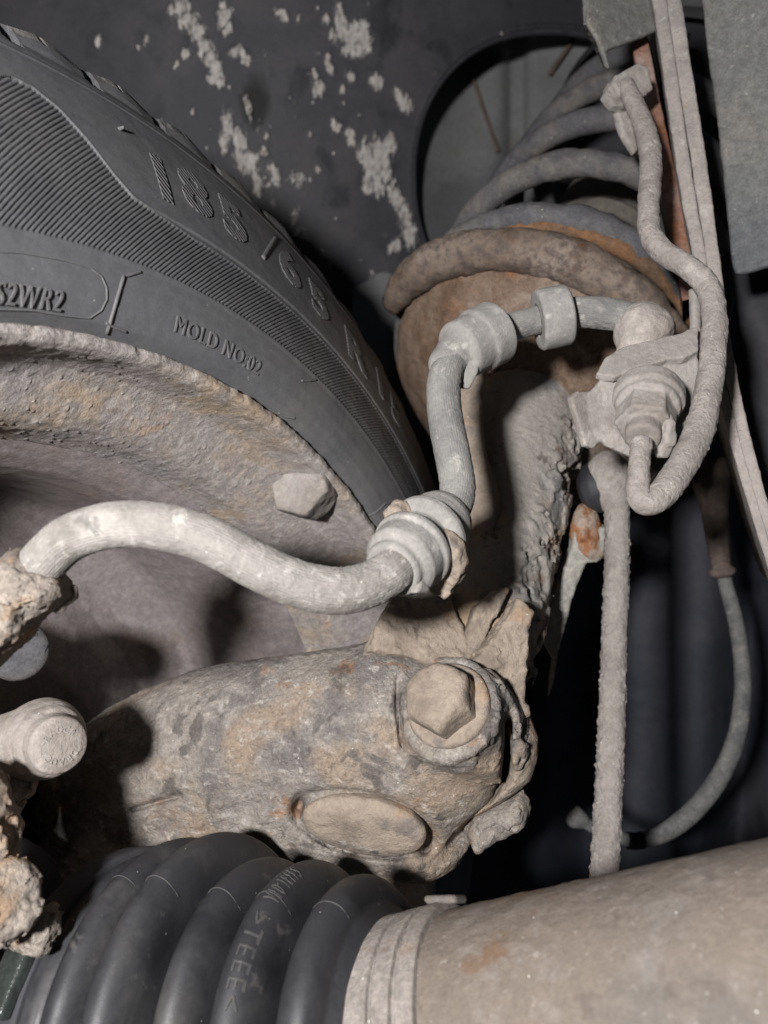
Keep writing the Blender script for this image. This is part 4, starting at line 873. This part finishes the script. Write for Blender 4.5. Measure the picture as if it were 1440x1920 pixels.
blobs = [(340, 12, 16, 22, .3), (352, 42, 17, 20, .4), (368, 62, 14, 18, .4), (385, 86, 13, 20, .5), (396, 108, 12, 18, .4), (406, 128, 12, 20, .2), (414, 152, 9, 20, .1), (396, 150, 8, 14, 0), (418, 30, 14, 22, .3), (426, 54, 9, 14, 0), (446, 100, 15, 11, .3), (462, 116, 9, 12, 0), (181, 76, 6, 11, .2), (274, 74, 5, 9, .2), (260, 90, 4, 7, 0), (346, 104, 10, 11, 0), (330, 124, 5, 9, 0), (428, 235, 11, 34, -.2), (418, 270, 10, 26, 0), (446, 265, 13, 30, -.3), (455, 298, 17, 24, -.3), (470, 300, 14, 26, -.4), (482, 345, 9, 30, 0), (496, 284, 8, 13, -.3), (514, 328, 10, 22, -.3), (556, 340, 16, 22, -.3, .62), (551, 402, 13, 20, 0, .55), (566, 440, 12, 20, -.3, .5), (640, 40, 12, 34, -.2), (652, 68, 38, 22, .1), (684, 70, 18, 30, -.2), (664, 92, 26, 16, 0), (618, 120, 7, 22, -.2), (655, 145, 10, 14, -.5), (595, 168, 12, 18, -.2), (590, 146, 5, 18, 0), (528, 30, 11, 14, -.2), (610, 30, 6, 12, 0), (628, 238, 8, 14, -.3), (655, 258, 9, 16, -.3), (704, 152, 12, 16, -.3), (690, 300, 16, 40, -.2), (714, 300, 18, 46, -.2), (732, 268, 13, 22, 0), (708, 345, 12, 26, 0), (690, 345, 9, 22, 0), (600, 312, 7, 8, 0), (742, 368, 14, 34, -.3), (756, 405, 13, 30, -.2), (762, 192, 13, 22, -.4), (746, 178, 7, 14, -.3), (768, 440, 12, 26, 0), (742, 462, 14, 16, 0), (700, 515, 10, 14, 0, .6), (320, 20, 7, 14, 0), (500, 255, 5, 8, 0), (640, 170, 5, 9, 0), (364, 216, 4, 8, 0), (580, 255, 4, 7, 0), (560, 30, 4, 8, 0), (620, 500, 6, 10, 0, .55), (600, 470, 6, 12, 0, .5), (462, 200, 7, 26, -.3, .8), (488, 232, 4, 14, .2, .7), (510, 375, 7, 18, 0, .6)]
mud = np.zeros_like(XX)
warp = 7*fbm(np.stack([XX/26, YY/40, 0*XX], -1).reshape(-1, 3), 1., 3, 221).reshape(nx, ny); warp2 = 9*fbm(np.stack([XX/26, YY/40, 0*XX+9], -1).reshape(-1, 3), 1., 3, 222).reshape(nx, ny)
for bl in blobs:
    x_, y_, rx, ry, an = bl[:5]; st = bl[5] if len(bl) > 5 else 1.
    dx, dy = XX-x_+warp, YY-y_+warp2; c, s = math.cos(an), math.sin(an)
    e = np.hypot((dx*c+dy*s)/rx, (-dx*s+dy*c)/ry); mud = np.maximum(mud, st*(1-sstep(.1, 1.9, e)))
for _ in range(120):
    x_, y_ = RNG.normal(560, 170), RNG.uniform(-200, 560); r_ = RNG.uniform(1.5, 4.5)
    mud = np.maximum(mud, RNG.uniform(.4, .85)*(1-sstep(.4, 1.4, np.hypot((XX-x_)/r_, (YY-y_)/(r_*1.6)))))
Vl = Vl+LPn.n*(.0006*sstep(.3, .7, mud))[..., None]
oval_dist = np.hypot((XX-477)/30, (YY-192)/50)+.12*vnoise(np.stack([XX/14, YY/14, 0*XX], -1))
# snap vertices near the outline onto it so that the opening has a clean edge
for _ in range(3):
    near = np.abs(H-1) < .016
    g = 1e-3; s_ = 1/np.maximum(H, 1e-6)
    XX = np.where(near, 1030+(XX-1030)*s_, XX); YY = np.where(near, 330+(YY-330)*s_, YY); H = hole_f(XX, YY)
ray = np.stack([(XX-720)/F, np.ones_like(XX), -(YY-960)/F], -1); Vl = ray*(Vl[..., 1])[..., None]
keep = np.minimum.reduce([H[:-1, :-1], H[1:, :-1], H[1:, 1:], H[:-1, 1:]]) > .9985
Fc = grid_faces(nx, ny)[keep.ravel()]
Vf = Vl.reshape(-1, 3)+LPn.n*(.0012*fbm(Vl.reshape(-1, 3), 18, 3, 224))[:, None]
if (normals(Vf, Fc)[0]@LPn.n) < 0: Fc = Fc[:, ::-1]
used = np.zeros(len(Vf), bool); used[Fc.ravel()] = True; remap = np.cumsum(used)-1
ln = link('liner_sheet', Vf[used], remap[Fc], M['liner'], liner)
dark_oval = 1-sstep(.55, 1.25, oval_dist)  # soft black oval painted in place of a hole
st_ = ln.data.attributes.new('dark_oval', 'FLOAT', 'POINT'); st_.data.foreach_set('value', dark_oval.ravel()[used].astype(np.float32))
at = ln.data.attributes.new('mud', 'FLOAT', 'POINT'); at.data.foreach_set('value', mud.ravel()[used].astype(np.float32))
so = ln.modifiers.new('thickness', 'SOLIDIFY'); so.thickness = .004; so.offset = -1
# raised lip round the opening
lip = []
for an in np.linspace(0, 2*np.pi, 160):
    cx, sy = math.cos(an), math.sin(an); k = (abs(cx)**2.2+abs(sy)**2.2)**(-1/2.2); x_, y_ = 1030+256*cx*k, 330+276*sy*k
    i = np.argmin((xs-x_)**2); j = np.argmin((ys-y_)**2); lip.append([*(P(x_, y_, Vl[i, j, 1])-LPn.n*.004), .0035])
tube('opening_lip', lip, M['dark'], liner, 320, 14, cap=False)

# strut tower: a bowl of painted steel round the spring, behind the opening
nx, ny = 120, 120
xs = np.linspace(660, 1560, nx); ys = np.linspace(-160, 800, ny); XX, YY = np.meshgrid(xs, ys, indexing='ij')
dd = .665-.05*sstep(900, 700, XX)-.045*sstep(120, -60, YY)+.012*sstep(935, 955, XX)-.012*sstep(980, 1000, XX)+.0015*fbm(np.stack([XX/90, YY/90, 0*XX], -1).reshape(-1, 3), 1, 3, 231).reshape(nx, ny)
iw = link('inner_wing', np.stack([(XX-720)/F*dd, dd, -(YY-960)/F*dd], -1).reshape(-1, 3), grid_faces(nx, ny), M['wing'], None); tag(iw, kind='structure')
so = iw.modifiers.new('thickness', 'SOLIDIFY'); so.thickness = .003
rb = thing('tower_seam', P(915, 220, .66), 'brownish welded seam on the grey tower wall inside the round opening', 'seam')
for (x1, y1), (x2, y2) in (((888, 150), (934, 285)), ((1078, 70), (1030, 140))):
    tube('seam_bead', [[*P(x1+(x2-x1)*t, y1+(y2-y1)*t, float(np.interp(y1+(y2-y1)*t, [60, 150], [.648, .657]))), .0016] for t in (0, .35, .7, 1)], M['sleeve'], rb, 40, 12, lambda V, N: .0006*fbm(V, 90, 3, 233))
# engine shield behind the link rod: hanging folds
nx, ny = 160, 90
xs = np.linspace(760, 2100, nx); ys = np.linspace(560, 2300, ny); XX, YY = np.meshgrid(xs, ys, indexing='ij')
dd = .60+.016*np.sin((XX-1200)/42.+YY/420.)+.010*np.sin((XX-1000)/23.+1.+YY/600.)-(XX-1200)*.00006
Vs = np.stack([(XX-720)/F*dd, dd, -(YY-960)/F*dd], -1).reshape(-1, 3)
sh = link('engine_bay_shield', Vs, grid_faces(nx, ny), M['fabric'], None); tag(sh, kind='structure')
so = sh.modifiers.new('thickness', 'SOLIDIFY'); so.thickness = .003
# dark floor of the bay and side wall that close the view behind
bx0, bx1, by0, by1, bz0, bz1 = -1.4, 1.4, .98, 1.0, -1.2, 1.2
V = [(x, y, z) for x in (bx0, bx1) for y in (by0, by1) for z in (bz0, bz1)]
bw = link('bay_wall', np.array(V), [(0, 1, 3, 2), (4, 6, 7, 5), (0, 2, 6, 4), (1, 5, 7, 3), (0, 4, 5, 1), (2, 3, 7, 6)], M['dark'], None, smooth=False); tag(bw, kind='structure')
